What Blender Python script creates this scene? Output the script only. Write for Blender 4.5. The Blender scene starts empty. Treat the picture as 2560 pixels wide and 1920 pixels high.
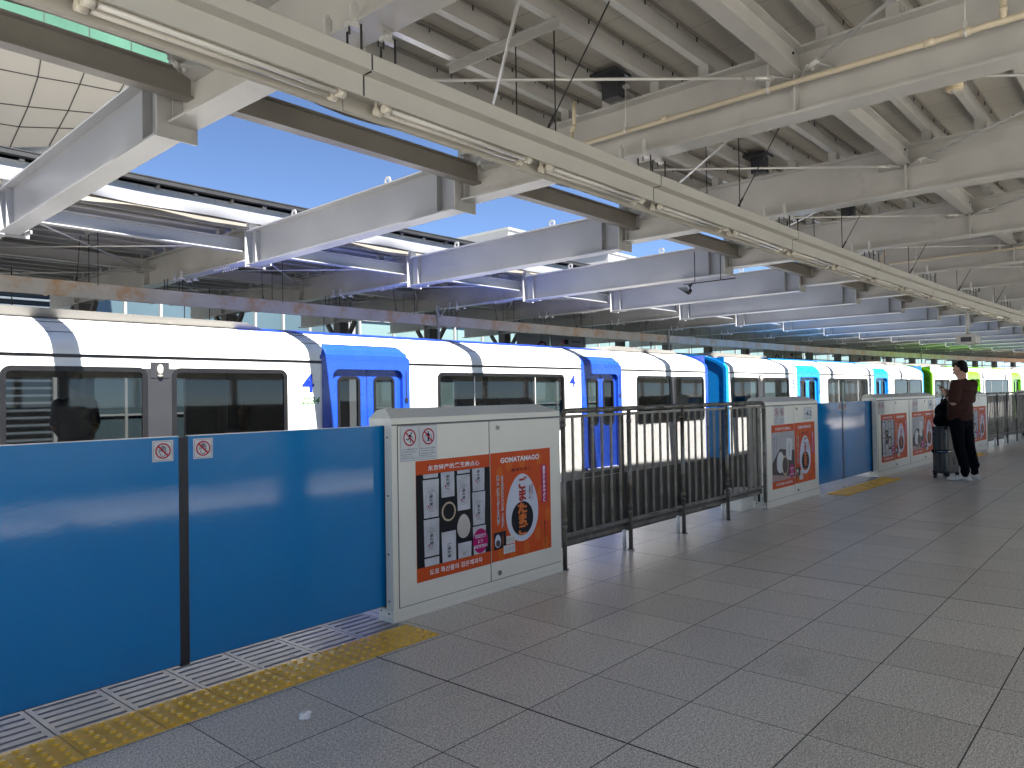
import bpy, math, random
from mathutils import Matrix, Vector
random.seed(7)
PI = math.pi
S = bpy.context.scene
COL = S.collection

# ------------------------------------------------------------------ camera
cam_d = bpy.data.cameras.new("Camera"); cam = bpy.data.objects.new("Camera", cam_d); COL.objects.link(cam)
cam_d.sensor_width = 36.0; cam_d.lens = 36.0 * 1871.6 / 2560.0
cam_d.clip_start = 0.05; cam_d.clip_end = 2000
Rx = Vector((0.65971118, -0.75135435, -0.01574126)); Ux = Vector((-0.00111324, -0.02192293, 0.99975904)); Fx = Vector((0.75151841, 0.6595347, 0.01529924))
cam.matrix_world = Matrix(((Rx.x, Ux.x, -Fx.x, 0), (Rx.y, Ux.y, -Fx.y, 0), (Rx.z, Ux.z, -Fx.z, 1.34), (0, 0, 0, 1)))
S.camera = cam

# ------------------------------------------------------------------ world, sun, exposure
W = bpy.data.worlds.new("World"); S.world = W; W.use_nodes = True
nt = W.node_tree; nt.nodes.clear()
sky = nt.nodes.new("ShaderNodeTexSky"); sky.sky_type = 'NISHITA'; sky.sun_disc = False
sky.sun_elevation = math.radians(56); sky.sun_rotation = math.radians(180); sky.air_density = 0.62; sky.dust_density = 0.05; sky.ozone_density = 3.2; sky.altitude = 2500
bg = nt.nodes.new("ShaderNodeBackground"); bg.inputs[1].default_value = 0.05
wo = nt.nodes.new("ShaderNodeOutputWorld")
nt.links.new(sky.outputs[0], bg.inputs[0]); nt.links.new(bg.outputs[0], wo.inputs[0])
sd = bpy.data.lights.new("Sun", 'SUN'); sd.energy = 5.0; sd.angle = math.radians(0.5); sd.color = (1.0, 0.955, 0.89)
sun = bpy.data.objects.new("Sun", sd); COL.objects.link(sun)
sdir = Vector((0.13, math.cos(math.radians(56)), -math.sin(math.radians(56)))).normalized()
sun.rotation_euler = (-sdir).to_track_quat('Z', 'Y').to_euler(); sun.location = (0, -20, 30)
S.view_settings.view_transform = 'Standard'; S.view_settings.look = 'None'
S.view_settings.exposure = 2.38; S.view_settings.gamma = 1.0
S.cycles.max_bounces = 10; S.cycles.diffuse_bounces = 6; S.cycles.glossy_bounces = 4; S.cycles.transparent_max_bounces = 12
S.cycles.sample_clamp_indirect = 6.0

# ------------------------------------------------------------------ curve of the station
R0 = 240.0; X0 = 5.2; LB = 2.95
def C(s, d, z=0.0):
    th = (s - X0) / R0; r = R0 + d - 3.52
    return Vector((X0 + r * math.sin(th), 3.52 - R0 + r * math.cos(th), z))
def FR(s, d, z=0.0, flip=False):
    th = (s - X0) / R0
    return Matrix.Translation(C(s, d, z)) @ Matrix.Rotation(-th + (PI if flip else 0), 4, 'Z')

# ------------------------------------------------------------------ materials
def mat(name, col, rough=0.5, metal=0.0, var=0.06, nscale=3.0, bump=0.0, bscale=60.0, coat=0.0, spec=0.5, dirt=None, dscale=1.5, dthr=0.6, alpha=None, emit=None, estr=0, scratch=None):
    m = bpy.data.materials.new(name); m.use_nodes = True; t = m.node_tree; N = t.nodes; L = t.links
    b = N["Principled BSDF"]
    b.inputs["Roughness"].default_value = rough; b.inputs["Metallic"].default_value = metal
    b.inputs["Specular IOR Level"].default_value = spec
    if coat: b.inputs["Coat Weight"].default_value = coat; b.inputs["Coat Roughness"].default_value = 0.06
    tc = N.new("ShaderNodeTexCoord")
    nz = N.new("ShaderNodeTexNoise"); nz.inputs["Scale"].default_value = nscale; nz.inputs["Detail"].default_value = 5
    L.new(tc.outputs["Object"], nz.inputs["Vector"])
    mr = N.new("ShaderNodeMapRange"); mr.inputs[1].default_value = 0.3; mr.inputs[2].default_value = 0.7
    mr.inputs[3].default_value = 1 - var; mr.inputs[4].default_value = 1 + var
    L.new(nz.outputs[0], mr.inputs[0])
    mx = N.new("ShaderNodeVectorMath"); mx.operation = 'SCALE'; mx.inputs[0].default_value = col
    L.new(mr.outputs[0], mx.inputs[3]); out = mx.outputs[0]
    if dirt:
        n2 = N.new("ShaderNodeTexNoise"); n2.inputs["Scale"].default_value = dscale; n2.inputs["Detail"].default_value = 8; n2.inputs["Roughness"].default_value = 0.7
        L.new(tc.outputs["Object"], n2.inputs["Vector"])
        m2 = N.new("ShaderNodeMapRange"); m2.inputs[1].default_value = dthr; m2.inputs[2].default_value = dthr + 0.12
        L.new(n2.outputs[0], m2.inputs[0])
        mm = N.new("ShaderNodeMix"); mm.data_type = 'RGBA'; L.new(m2.outputs[0], mm.inputs[0]); L.new(out, mm.inputs[6]); mm.inputs[7].default_value = (*dirt, 1); out = mm.outputs[2]
    if scratch:
        mp = N.new("ShaderNodeMapping"); mp.inputs["Scale"].default_value = (1.3, 1, 55); mp.inputs["Rotation"].default_value = (0, 0.10, 0); L.new(tc.outputs["Object"], mp.inputs[0])
        n5 = N.new("ShaderNodeTexNoise"); n5.inputs["Scale"].default_value = 3.0; n5.inputs["Detail"].default_value = 4; L.new(mp.outputs[0], n5.inputs["Vector"])
        m5 = N.new("ShaderNodeMapRange"); m5.inputs[1].default_value = 0.70; m5.inputs[2].default_value = 0.76; m5.inputs[4].default_value = 0.5; L.new(n5.outputs[0], m5.inputs[0])
        q5 = N.new("ShaderNodeMix"); q5.data_type = 'RGBA'; L.new(m5.outputs[0], q5.inputs[0]); L.new(out, q5.inputs[6]); q5.inputs[7].default_value = (*scratch, 1); out = q5.outputs[2]
    L.new(out, b.inputs["Base Color"])
    rr = N.new("ShaderNodeMapRange"); rr.inputs[1].default_value = 0.3; rr.inputs[2].default_value = 0.7
    rr.inputs[3].default_value = max(0.02, rough * 0.85); rr.inputs[4].default_value = min(1, rough * 1.15)
    L.new(nz.outputs[0], rr.inputs[0]); L.new(rr.outputs[0], b.inputs["Roughness"])
    if bump:
        n3 = N.new("ShaderNodeTexNoise"); n3.inputs["Scale"].default_value = bscale; n3.inputs["Detail"].default_value = 3
        L.new(tc.outputs["Object"], n3.inputs["Vector"])
        bp = N.new("ShaderNodeBump"); bp.inputs["Strength"].default_value = bump; bp.inputs["Distance"].default_value = 0.01
        L.new(n3.outputs[0], bp.inputs["Height"]); L.new(bp.outputs[0], b.inputs["Normal"])
    if emit: b.inputs["Emission Color"].default_value = (*emit, 1); b.inputs["Emission Strength"].default_value = estr
    return m

M = {}
M['steel'] = mat('canopy_paint', (0.445, 0.441, 0.424), 0.38, var=0.13, nscale=1.6, bump=0.12, bscale=35, dirt=(0.37, 0.355, 0.32), dscale=2.6, dthr=0.60)
M['steel2'] = mat('canopy_paint_dark', (0.22, 0.205, 0.18), 0.5, var=0.12, nscale=2.0, bump=0.1, bscale=35)  # dark canopy paint, also carries the shade on the near edge beam
M['pale'] = mat('canopy_paint_sky_tint', (0.34, 0.344, 0.355), 0.4, var=0.06, nscale=1.5, bump=0.1, bscale=30, dirt=(0.29, 0.29, 0.285), dscale=2.5, dthr=0.62)  # canopy paint again, tinted bluish for the sky light on these beams
M['galv'] = mat('galvanised', (0.60, 0.60, 0.585), 0.32, metal=0.3, var=0.06, nscale=4, bump=0.06, bscale=30)
M['flash'] = mat('eaves_flashing', (0.17, 0.175, 0.19), 0.4, var=0.1)
M['blackrod'] = mat('black_rod', (0.02, 0.02, 0.02), 0.5)
M['pipe'] = mat('cream_pipe', (0.60, 0.53, 0.40), 0.45, var=0.05, dirt=(0.33, 0.27, 0.18), dscale=9, dthr=0.66)
M['trough'] = mat('trough_paint', (0.47, 0.455, 0.41), 0.4, var=0.04, nscale=2, bump=0.06, bscale=30)
M['rust'] = mat('weathered_trough', (0.42, 0.40, 0.36), 0.55, var=0.10, nscale=3, dirt=(0.40, 0.24, 0.11), dscale=1.1, dthr=0.50, bump=0.1)
M['tube'] = mat('tube_glass', (0.62, 0.60, 0.55), 0.12, var=0.02, coat=0.6)
M['holder'] = mat('lamp_holder', (0.62, 0.58, 0.49), 0.3, var=0.05)
M['gateblue'] = mat('gate_blue', (0.0, 0.185, 0.46), 0.07, var=0.04, nscale=1.2, coat=0.0, spec=0.5, bump=0.015, bscale=60, scratch=(0.10, 0.24, 0.50), dirt=(0.0, 0.165, 0.44), dscale=0.8, dthr=0.55)
M['ivory'] = mat('ivory_enamel', (0.73, 0.71, 0.61), 0.32, var=0.03, nscale=2.5, bump=0.03, bscale=25, dirt=(0.62, 0.60, 0.52), dscale=3.5, dthr=0.68)
M['gap'] = mat('dark_gap', (0.012, 0.012, 0.014), 0.6, var=0.02)
M['rubber'] = mat('black_rubber', (0.015, 0.015, 0.017), 0.45)
M['fence'] = mat('worn_stainless', (0.185, 0.172, 0.145), 0.36, metal=0.6, var=0.25, nscale=8, dirt=(0.09, 0.075, 0.055), dscale=5, dthr=0.52, bump=0.05)
M['chrome'] = mat('lock_metal', (0.45, 0.44, 0.42), 0.25, metal=0.9)
M['twhite'] = mat('train_white', (0.80, 0.795, 0.775), 0.28, var=0.02, nscale=1.5, coat=0.3, dirt=(0.74, 0.73, 0.70), dscale=2.5, dthr=0.62)
M['tblue'] = mat('train_blue', (0.010, 0.050, 0.37), 0.28, var=0.03, coat=0.3)
M['tcyan'] = mat('train_cyan', (0.004, 0.20, 0.58), 0.28, var=0.03, coat=0.3)
M['tgreen'] = mat('train_green', (0.13, 0.40, 0.006), 0.28, var=0.03, coat=0.3)
M['tyellow'] = mat('train_orange', (0.5, 0.2, 0.01), 0.28, var=0.03, coat=0.3)
M['tgrey'] = mat('train_grey', (0.024, 0.025, 0.029), 0.35, var=0.05)
M['tframe'] = mat('window_rubber', (0.007, 0.007, 0.008), 0.35, var=0.05)
M['tskirt'] = mat('train_skirt', (0.12, 0.115, 0.105), 0.5, var=0.12, nscale=5, dirt=(0.06, 0.055, 0.05), dscale=3, dthr=0.55)
M['tunit'] = mat('roof_unit_grey', (0.17, 0.165, 0.155), 0.45, var=0.08, dirt=(0.3, 0.28, 0.25), dscale=4, dthr=0.6)
M['tint'] = mat('train_interior', (0.17, 0.175, 0.18), 0.6, var=0.06)
M['tseat'] = mat('seat_cloth', (0.03, 0.06, 0.14), 0.85, var=0.15, nscale=30)
M['green'] = mat('number_green', (0.03, 0.14, 0.008), 0.4)
M['nblue'] = mat('number_blue', (0.005, 0.025, 0.36), 0.4)
M['teal'] = mat('curtain_glass', (0.125, 0.185, 0.18), 0.15, var=0.10, nscale=0.5, spec=0.7)
M['tealdark'] = mat('curtain_glass_dark', (0.055, 0.085, 0.098), 0.12, var=0.15, nscale=0.4, spec=0.7)
M['mull'] = mat('mullion_grey', (0.26, 0.27, 0.27), 0.4)
M['louvre'] = mat('louvre_grey', (0.05, 0.062, 0.075), 0.45, var=0.08)
M['soffit'] = mat('soffit_panel', (0.235, 0.222, 0.20), 0.5, var=0.05, nscale=0.35)
M['ggreen'] = mat('green_glass', (0.05, 0.115, 0.08), 0.15, var=0.18, nscale=0.5)
M['wpanel'] = mat('white_cladding', (0.36, 0.365, 0.365), 0.5, var=0.02)
M['concrete'] = mat('concrete', (0.22, 0.215, 0.20), 0.8, var=0.15, nscale=2, bump=0.2)
M['apron'] = mat('sunlit_apron', (0.42, 0.40, 0.36), 0.85, var=0.12, nscale=0.05)
M['concdark'] = mat('stained_concrete', (0.06, 0.058, 0.055), 0.85, var=0.2, nscale=1.5, bump=0.2)
M['column'] = mat('column_paint', (0.12, 0.115, 0.105), 0.5, var=0.1)
M['board'] = mat('hanging_board', (0.20, 0.205, 0.21), 0.3, var=0.03)
M['white'] = mat('print_white', (0.78, 0.78, 0.78), 0.5, var=0.02, spec=0.2)
M['black'] = mat('print_black', (0.008, 0.008, 0.010), 0.5, var=0.02, spec=0.2)
M['orange'] = mat('print_orange', (0.56, 0.075, 0.012), 0.5, var=0.04, spec=0.2)
M['orange2'] = mat('print_orange_light', (0.58, 0.12, 0.015), 0.5, var=0.04, spec=0.2)
M['kana'] = mat('print_red_brown', (0.36, 0.035, 0.018), 0.5, spec=0.2)
M['kana2'] = mat('print_orange_kana', (0.60, 0.16, 0.035), 0.5, spec=0.2)
M['egg'] = mat('print_pale_blue_white', (0.56, 0.60, 0.68), 0.5, var=0.02, spec=0.2)
M['pack'] = mat('print_packet', (0.50, 0.51, 0.54), 0.5, var=0.16, nscale=9, spec=0.2)
M['eggwht'] = mat('print_egg', (0.48, 0.45, 0.41), 0.5, var=0.2, nscale=5, spec=0.2)
M['cake'] = mat('print_cake_rim', (0.50, 0.40, 0.28), 0.5, var=0.05, spec=0.2)
M['magenta'] = mat('print_magenta', (0.42, 0.006, 0.13), 0.5, spec=0.2)
M['red'] = mat('sign_red', (0.42, 0.010, 0.035), 0.5, spec=0.2)
M['navy'] = mat('sign_navy', (0.012, 0.016, 0.045), 0.5, spec=0.2)
M['stick'] = mat('sticker_white', (0.60, 0.62, 0.61), 0.5, var=0.03, spec=0.2)
M['photo1'] = mat('print_photo_grey', (0.42, 0.42, 0.43), 0.5, var=0.14, nscale=2, spec=0.2)
M['photo2'] = mat('print_photo_brown', (0.075, 0.055, 0.055), 0.5, var=0.15, nscale=3, spec=0.2)
M['photo3'] = mat('print_photo_pink', (0.38, 0.27, 0.24), 0.5, var=0.08, nscale=3, spec=0.2)
M['alarm'] = mat('beige_plastic', (0.60, 0.50, 0.34), 0.5)
M['darkbox'] = mat('dark_metal_box', (0.05, 0.052, 0.06), 0.3, metal=0.3, var=0.2)
M['skin'] = mat('skin', (0.42, 0.24, 0.17), 0.5, var=0.06, nscale=12, spec=0.4)
M['hair'] = mat('hair', (0.002, 0.002, 0.002), 0.6, spec=0.15, var=0.2, nscale=60, bump=0.4, bscale=200)
M['shirt'] = mat('brown_shirt', (0.045, 0.019, 0.014), 0.9, spec=0.15, var=0.10, nscale=10, bump=0.25, bscale=25)
M['trouser'] = mat('black_trousers', (0.004, 0.004, 0.006), 0.95, spec=0.1, var=0.2, nscale=8, bump=0.3, bscale=18)
M['shoe'] = mat('white_shoe', (0.62, 0.62, 0.60), 0.6, var=0.05, nscale=20)
M['case'] = mat('suitcase_shell', (0.13, 0.128, 0.12), 0.3, metal=0.6, var=0.2, nscale=4)
M['bag'] = mat('black_nylon', (0.004, 0.004, 0.005), 0.8, spec=0.15, var=0.2, nscale=20, bump=0.4, bscale=40)
M['paper'] = mat('tissue_paper', (0.80, 0.80, 0.80), 0.8)
M['led'] = mat('red_led', (0.05, 0.0, 0.0), 0.5, emit=(1.0, 0.08, 0.05), estr=1.6)
M['device'] = mat('door_lamp_glass', (0.70, 0.68, 0.58), 0.2)
M['grate'] = mat('grating_steel', (0.36, 0.355, 0.37), 0.4, metal=0.25, var=0.10, nscale=15, bump=0.2, bscale=120, dirt=(0.25, 0.25, 0.25), dscale=4, dthr=0.6)
M['yellow'] = mat('tactile_yellow', (0.80, 0.47, 0.04), 0.24, var=0.09, nscale=9, bump=0.1, bscale=90, dirt=(0.62, 0.37, 0.05), dscale=5, dthr=0.58)
M['yellow2'] = mat('tactile_dome', (0.85, 0.50, 0.045), 0.22, var=0.06)

def glass(name, tint, mixg=0.9):
    m = bpy.data.materials.new(name); m.use_nodes = True; t = m.node_tree; N = t.nodes; L = t.links
    N.remove(N["Principled BSDF"]); o = N["Material Output"]
    tr = N.new("ShaderNodeBsdfTransparent"); tr.inputs[0].default_value = (*tint, 1)
    gl = N.new("ShaderNodeBsdfGlossy"); gl.inputs["Roughness"].default_value = 0.03; gl.inputs[0].default_value = (0.85, 0.88, 0.92, 1)
    fr = N.new("ShaderNodeFresnel"); fr.inputs[0].default_value = 1.5
    mx = N.new("ShaderNodeMixShader"); L.new(fr.outputs[0], mx.inputs[0]); L.new(tr.outputs[0], mx.inputs[1]); L.new(gl.outputs[0], mx.inputs[2]); L.new(mx.outputs[0], o.inputs[0])
    return m
M['tglass'] = glass('tinted_glass', (0.17, 0.18, 0.185))

def grid_floor():
    m = bpy.data.materials.new('granite_tiles'); m.use_nodes = True; t = m.node_tree; N = t.nodes; L = t.links; b = N["Principled BSDF"]
    geo = N.new("ShaderNodeNewGeometry"); sp = N.new("ShaderNodeSeparateXYZ"); L.new(geo.outputs["Position"], sp.inputs[0])
    def mth(op, a, b_=None, c=None):
        n = N.new("ShaderNodeMath"); n.operation = op
        for i, v in enumerate((a, b_, c)):
            if v is None: continue
            if isinstance(v, (int, float)): n.inputs[i].default_value = v
            else: L.new(v, n.inputs[i])
        return n.outputs[0]
    tx = mth('DIVIDE', mth('SUBTRACT', sp.outputs[0], 2.449), 0.5); ty = mth('DIVIDE', mth('SUBTRACT', sp.outputs[1], 2.586), 0.4987)
    def line(v, w):   # distance to nearest integer
        f = mth('ABSOLUTE', mth('SUBTRACT', v, mth('ROUND', v))); return mth('LESS_THAN', f, w)
    l1 = line(tx, 0.0045); l2 = line(ty, 0.0052)
    tx6 = mth('DIVIDE', tx, 6.0); ls = line(tx6, 0.0016)
    gm = mth('MAXIMUM', mth('MAXIMUM', l1, l2), ls)
    cell = N.new("ShaderNodeCombineXYZ"); L.new(mth('FLOOR', tx), cell.inputs[0]); L.new(mth('FLOOR', ty), cell.inputs[1])
    wn = N.new("ShaderNodeTexWhiteNoise"); wn.noise_dimensions = '2D'; L.new(cell.outputs[0], wn.inputs[0])
    n1 = N.new("ShaderNodeTexNoise"); n1.inputs["Scale"].default_value = 170; n1.inputs["Detail"].default_value = 3; L.new(geo.outputs["Position"], n1.inputs["Vector"])
    n2 = N.new("ShaderNodeTexNoise"); n2.inputs["Scale"].default_value = 0.7; n2.inputs["Detail"].default_value = 6; L.new(geo.outputs["Position"], n2.inputs["Vector"])
    n4 = N.new("ShaderNodeTexNoise"); n4.inputs["Scale"].default_value = 70; n4.inputs["Detail"].default_value = 2; L.new(geo.outputs["Position"], n4.inputs["Vector"])
    cr = N.new("ShaderNodeValToRGB"); cr.color_ramp.elements[0].position = 0.40; cr.color_ramp.elements[0].color = (0.26, 0.248, 0.225, 1)
    cr.color_ramp.elements[1].position = 0.60; cr.color_ramp.elements[1].color = (0.88, 0.845, 0.78, 1)
    e = cr.color_ramp.elements.new(0.5); e.color = (0.56, 0.535, 0.49, 1)
    L.new(mth('ADD', mth('MULTIPLY', n1.outputs[0], 0.75), mth('MULTIPLY', n4.outputs[0], 0.25)), cr.inputs[0])
    n6 = N.new("ShaderNodeTexNoise"); n6.inputs["Scale"].default_value = 2.3; n6.inputs["Detail"].default_value = 9; n6.inputs["Roughness"].default_value = 0.72; L.new(geo.outputs["Position"], n6.inputs["Vector"])
    st = N.new("ShaderNodeMapRange"); st.inputs[1].default_value = 0.56; st.inputs[2].default_value = 0.70; st.inputs[3].default_value = 0.0; st.inputs[4].default_value = 0.17; L.new(n6.outputs[0], st.inputs[0])
    k = mth('SUBTRACT', mth('ADD', mth('ADD', 0.84, mth('MULTIPLY', wn.outputs[0], 0.15)), mth('MULTIPLY', n2.outputs[0], 0.24)), st.outputs[0])
    sc = N.new("ShaderNodeVectorMath"); sc.operation = 'SCALE'; L.new(cr.outputs[0], sc.inputs[0]); L.new(k, sc.inputs[3])
    mx = N.new("ShaderNodeMix"); mx.data_type = 'RGBA'; L.new(gm, mx.inputs[0]); L.new(sc.outputs[0], mx.inputs[6]); mx.inputs[7].default_value = (0.035, 0.033, 0.03, 1)
    L.new(mx.outputs[2], b.inputs["Base Color"])
    n3 = N.new("ShaderNodeTexNoise"); n3.inputs["Scale"].default_value = 45; n3.inputs["Detail"].default_value = 3; L.new(geo.outputs["Position"], n3.inputs["Vector"])
    r = mth('ADD', 0.24, mth('MULTIPLY', n2.outputs[0], 0.16)); L.new(mth('MAXIMUM', r, mth('MULTIPLY', gm, 0.8)), b.inputs["Roughness"])
    h = mth('SUBTRACT', mth('MULTIPLY', n3.outputs[0], 0.5), mth('MULTIPLY', gm, 1.0))
    bp = N.new("ShaderNodeBump"); bp.inputs["Strength"].default_value = 0.28; bp.inputs["Distance"].default_value = 0.004; L.new(h, bp.inputs["Height"]); L.new(bp.outputs[0], b.inputs["Normal"])
    return m
M['floor'] = grid_floor()

def uvline(name, col, linecol, su, wu, sv=0, wv=0, rough=0.5, off=0.0):
    m = mat(name, col, rough, var=0.07, nscale=1.2); t = m.node_tree; N = t.nodes; L = t.links; b = N["Principled BSDF"]
    uv = N.new("ShaderNodeUVMap"); sp = N.new("ShaderNodeSeparateXYZ"); L.new(uv.outputs[0], sp.inputs[0])
    def ln(o, s, w, of=0):
        a = N.new("ShaderNodeMath"); a.operation = 'MULTIPLY_ADD'; a.inputs[1].default_value = 1 / s; a.inputs[2].default_value = of; L.new(o, a.inputs[0])
        f = N.new("ShaderNodeMath"); f.operation = 'FRACT'; L.new(a.outputs[0], f.inputs[0])
        c = N.new("ShaderNodeMath"); c.operation = 'LESS_THAN'; c.inputs[1].default_value = w / s; L.new(f.outputs[0], c.inputs[0]); return c.outputs[0]
    mk = ln(sp.outputs[0], su, wu, off)
    if sv:
        q = N.new("ShaderNodeMath"); q.operation = 'MAXIMUM'; L.new(mk, q.inputs[0]); L.new(ln(sp.outputs[1], sv, wv), q.inputs[1]); mk = q.outputs[0]
    old = b.inputs["Base Color"].links[0].from_socket
    mx = N.new("ShaderNodeMix"); mx.data_type = 'RGBA'; L.new(mk, mx.inputs[0]); L.new(old, mx.inputs[6]); mx.inputs[7].default_value = (*linecol, 1); L.new(mx.outputs[2], b.inputs["Base Color"])
    return m
M['deck'] = uvline('roof_deck', (0.47, 0.452, 0.405), (0.24, 0.23, 0.20), 0.5, 0.008, off=-0.18)

def perf():
    m = bpy.data.materials.new('perforated_sheet'); m.use_nodes = True; t = m.node_tree; N = t.nodes; L = t.links; b = N["Principled BSDF"]; o = N["Material Output"]
    b.inputs["Base Color"].default_value = (0.055, 0.050, 0.042, 1); b.inputs["Metallic"].default_value = 0.5; b.inputs["Roughness"].default_value = 0.45
    tc = N.new("ShaderNodeTexCoord"); sp = N.new("ShaderNodeSeparateXYZ"); L.new(tc.outputs["Object"], sp.inputs[0])
    def fr(o_, s):
        a = N.new("ShaderNodeMath"); a.operation = 'MULTIPLY'; a.inputs[1].default_value = 1 / s; L.new(o_, a.inputs[0])
        f = N.new("ShaderNodeMath"); f.operation = 'PINGPONG'; f.inputs[1].default_value = 0.5; L.new(a.outputs[0], f.inputs[0]); return f.outputs[0]
    a = fr(sp.outputs[0], 0.007); c = fr(sp.outputs[2], 0.0085)
    l1 = N.new("ShaderNodeMath"); l1.operation = 'GREATER_THAN'; l1.inputs[1].default_value = 0.11; L.new(a, l1.inputs[0])
    l2 = N.new("ShaderNodeMath"); l2.operation = 'GREATER_THAN'; l2.inputs[1].default_value = 0.31; L.new(c, l2.inputs[0])
    mu = N.new("ShaderNodeMath"); mu.operation = 'MULTIPLY'; L.new(l1.outputs[0], mu.inputs[0]); L.new(l2.outputs[0], mu.inputs[1])
    tr = N.new("ShaderNodeBsdfTransparent"); mx = N.new("ShaderNodeMixShader")
    L.new(mu.outputs[0], mx.inputs[0]); L.new(b.outputs[0], mx.inputs[1]); L.new(tr.outputs[0], mx.inputs[2]); L.new(mx.outputs[0], o.inputs[0])
    return m
M['perf'] = perf()

# ------------------------------------------------------------------ mesh builder
FONT = {}
def text_mesh(body, off=0.0):
    key = (body, off)
    if key in FONT: return FONT[key]
    cu = bpy.data.curves.new("t", 'FONT'); cu.body = body; cu.size = 1.0; cu.resolution_u = 2; cu.offset = off; cu.fill_mode = 'FRONT'
    ob = bpy.data.objects.new("t", cu); COL.objects.link(ob)
    dg = bpy.context.evaluated_depsgraph_get(); me = bpy.data.meshes.new_from_object(ob.evaluated_get(dg))
    v = [(p.co.x, p.co.y) for p in me.vertices]; f = [tuple(p.vertices) for p in me.polygons]
    bpy.data.objects.remove(ob); bpy.data.curves.remove(cu); bpy.data.meshes.remove(me)
    xs = [a[0] for a in v] or [0, 1]; ys = [a[1] for a in v] or [0, 1]
    FONT[key] = (v, f, min(xs), max(xs), min(ys), max(ys)); return FONT[key]

def EM():
    if 'em' not in FONT:
        v, f, a, b, c, d = text_mesh('口'); FONT['em'] = (a + b)
    return FONT['em']
class MB:
    def __init__(s): s.v = []; s.f = []; s.mi = []; s.mats = []; s.uv = {}; s.sm = []
    def m(s, k):
        if k not in s.mats: s.mats.append(k)
        return s.mats.index(k)
    def face(s, idx, k, sm=False): s.f.append(tuple(idx)); s.mi.append(s.m(k)); s.sm.append(sm)
    def poly(s, pts, k):
        b = len(s.v); s.v += [tuple(p) for p in pts]; s.face(range(b, b + len(pts)), k)
    def box(s, x0, x1, y0, y1, z0, z1, k):
        b = len(s.v); s.v += [(x, y, z) for x in (x0, x1) for y in (y0, y1) for z in (z0, z1)]
        for q in ((0, 1, 3, 2), (4, 6, 7, 5), (0, 4, 5, 1), (2, 3, 7, 6), (0, 2, 6, 4), (1, 5, 7, 3)): s.face([b + i for i in q], k)
    def obox(s, p0, p1, w, h, k, up=(0, 0, 1)):
        p0 = Vector(p0); p1 = Vector(p1); a = (p1 - p0).normalized(); u = Vector(up)
        r = a.cross(u).normalized(); u = r.cross(a).normalized(); b = len(s.v)
        for p in (p0, p1):
            for i, j in ((-1, -1), (1, -1), (1, 1), (-1, 1)): s.v.append(tuple(p + r * (w / 2 * i) + u * (h / 2 * j)))
        for q in ((0, 1, 2, 3), (7, 6, 5, 4), (0, 4, 5, 1), (1, 5, 6, 2), (2, 6, 7, 3), (3, 7, 4, 0)): s.face([b + i for i in q], k)
    def tube(s, p0, p1, r, k, n=8, r1=None, caps=True):
        p0 = Vector(p0); p1 = Vector(p1); a = (p1 - p0).normalized(); t = Vector((0, 0, 1)) if abs(a.z) < 0.9 else Vector((1, 0, 0))
        u = a.cross(t).normalized(); w = a.cross(u); b = len(s.v); r1 = r if r1 is None else r1
        for p, rr in ((p0, r), (p1, r1)):
            for i in range(n):
                an = 2 * PI * i / n; s.v.append(tuple(p + (u * math.cos(an) + w * math.sin(an)) * rr))
        for i in range(n): j = (i + 1) % n; s.face((b + i, b + j, b + n + j, b + n + i), k, True)
        if caps: s.face([b + i for i in range(n)][::-1], k); s.face([b + n + i for i in range(n)], k)
    def path(s, pts, r, k, n=8):
        for a, b in zip(pts[:-1], pts[1:]): s.tube(a, b, r, k, n)
        for p in pts[1:-1]: s.ball(p, r * 1.0, k, 8, 5)
    def ball(s, c, r, k, n=10, m=6, sc=(1, 1, 1)):
        b = len(s.v)
        for i in range(m + 1):
            ph = PI * i / m
            for j in range(n):
                th = 2 * PI * j / n; s.v.append((c[0] + r * sc[0] * math.sin(ph) * math.cos(th), c[1] + r * sc[1] * math.sin(ph) * math.sin(th), c[2] + r * sc[2] * math.cos(ph)))
        for i in range(m):
            for j in range(n):
                q = (j + 1) % n; s.face((b + i * n + j, b + (i + 1) * n + j, b + (i + 1) * n + q, b + i * n + q), k, True)
    def prism(s, prof, x0, x1, k, caps=True, closed=True):  # prof (y,z) extruded along x
        b = len(s.v); n = len(prof)
        for x in (x0, x1): s.v += [(x, y, z) for y, z in prof]
        for i in range(n if closed else n - 1): j = (i + 1) % n; s.face((b + i, b + j, b + n + j, b + n + i), k)
        if caps and closed: s.face([b + i for i in range(n)][::-1], k); s.face([b + n + i for i in range(n)], k)
    def plate(s, prof, y0, y1, k):  # prof (x,z) with thickness along y
        b = len(s.v); n = len(prof)
        for y in (y0, y1): s.v += [(x, y, z) for x, z in prof]
        for i in range(n): j = (i + 1) % n; s.face((b + i, b + j, b + n + j, b + n + i), k)
        s.face([b + i for i in range(n)], k); s.face([b + n + i for i in range(n)][::-1], k)
    def plateh(s, prof, z0, z1, k):  # prof (x,y) with thickness along z
        b = len(s.v); n = len(prof)
        for z in (z0, z1): s.v += [(x, y, z) for x, y in prof]
        for i in range(n): j = (i + 1) % n; s.face((b + i, b + j, b + n + j, b + n + i), k)
        s.face([b + i for i in range(n)], k); s.face([b + n + i for i in range(n)][::-1], k)
    def ibeam(s, p0, p1, h, w, k, tf=0.016, tw=0.012):   # p0,p1 = centre of the bottom face
        p0 = Vector(p0); p1 = Vector(p1); Z = Vector((0, 0, 1))
        s.obox(p0 + Z * tf / 2, p1 + Z * tf / 2, w, tf, k); s.obox(p0 + Z * (h - tf / 2), p1 + Z * (h - tf / 2), w, tf, k)
        s.obox(p0 + Z * h / 2, p1 + Z * h / 2, tw, h - 2 * tf - 0.0005, k)
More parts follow.
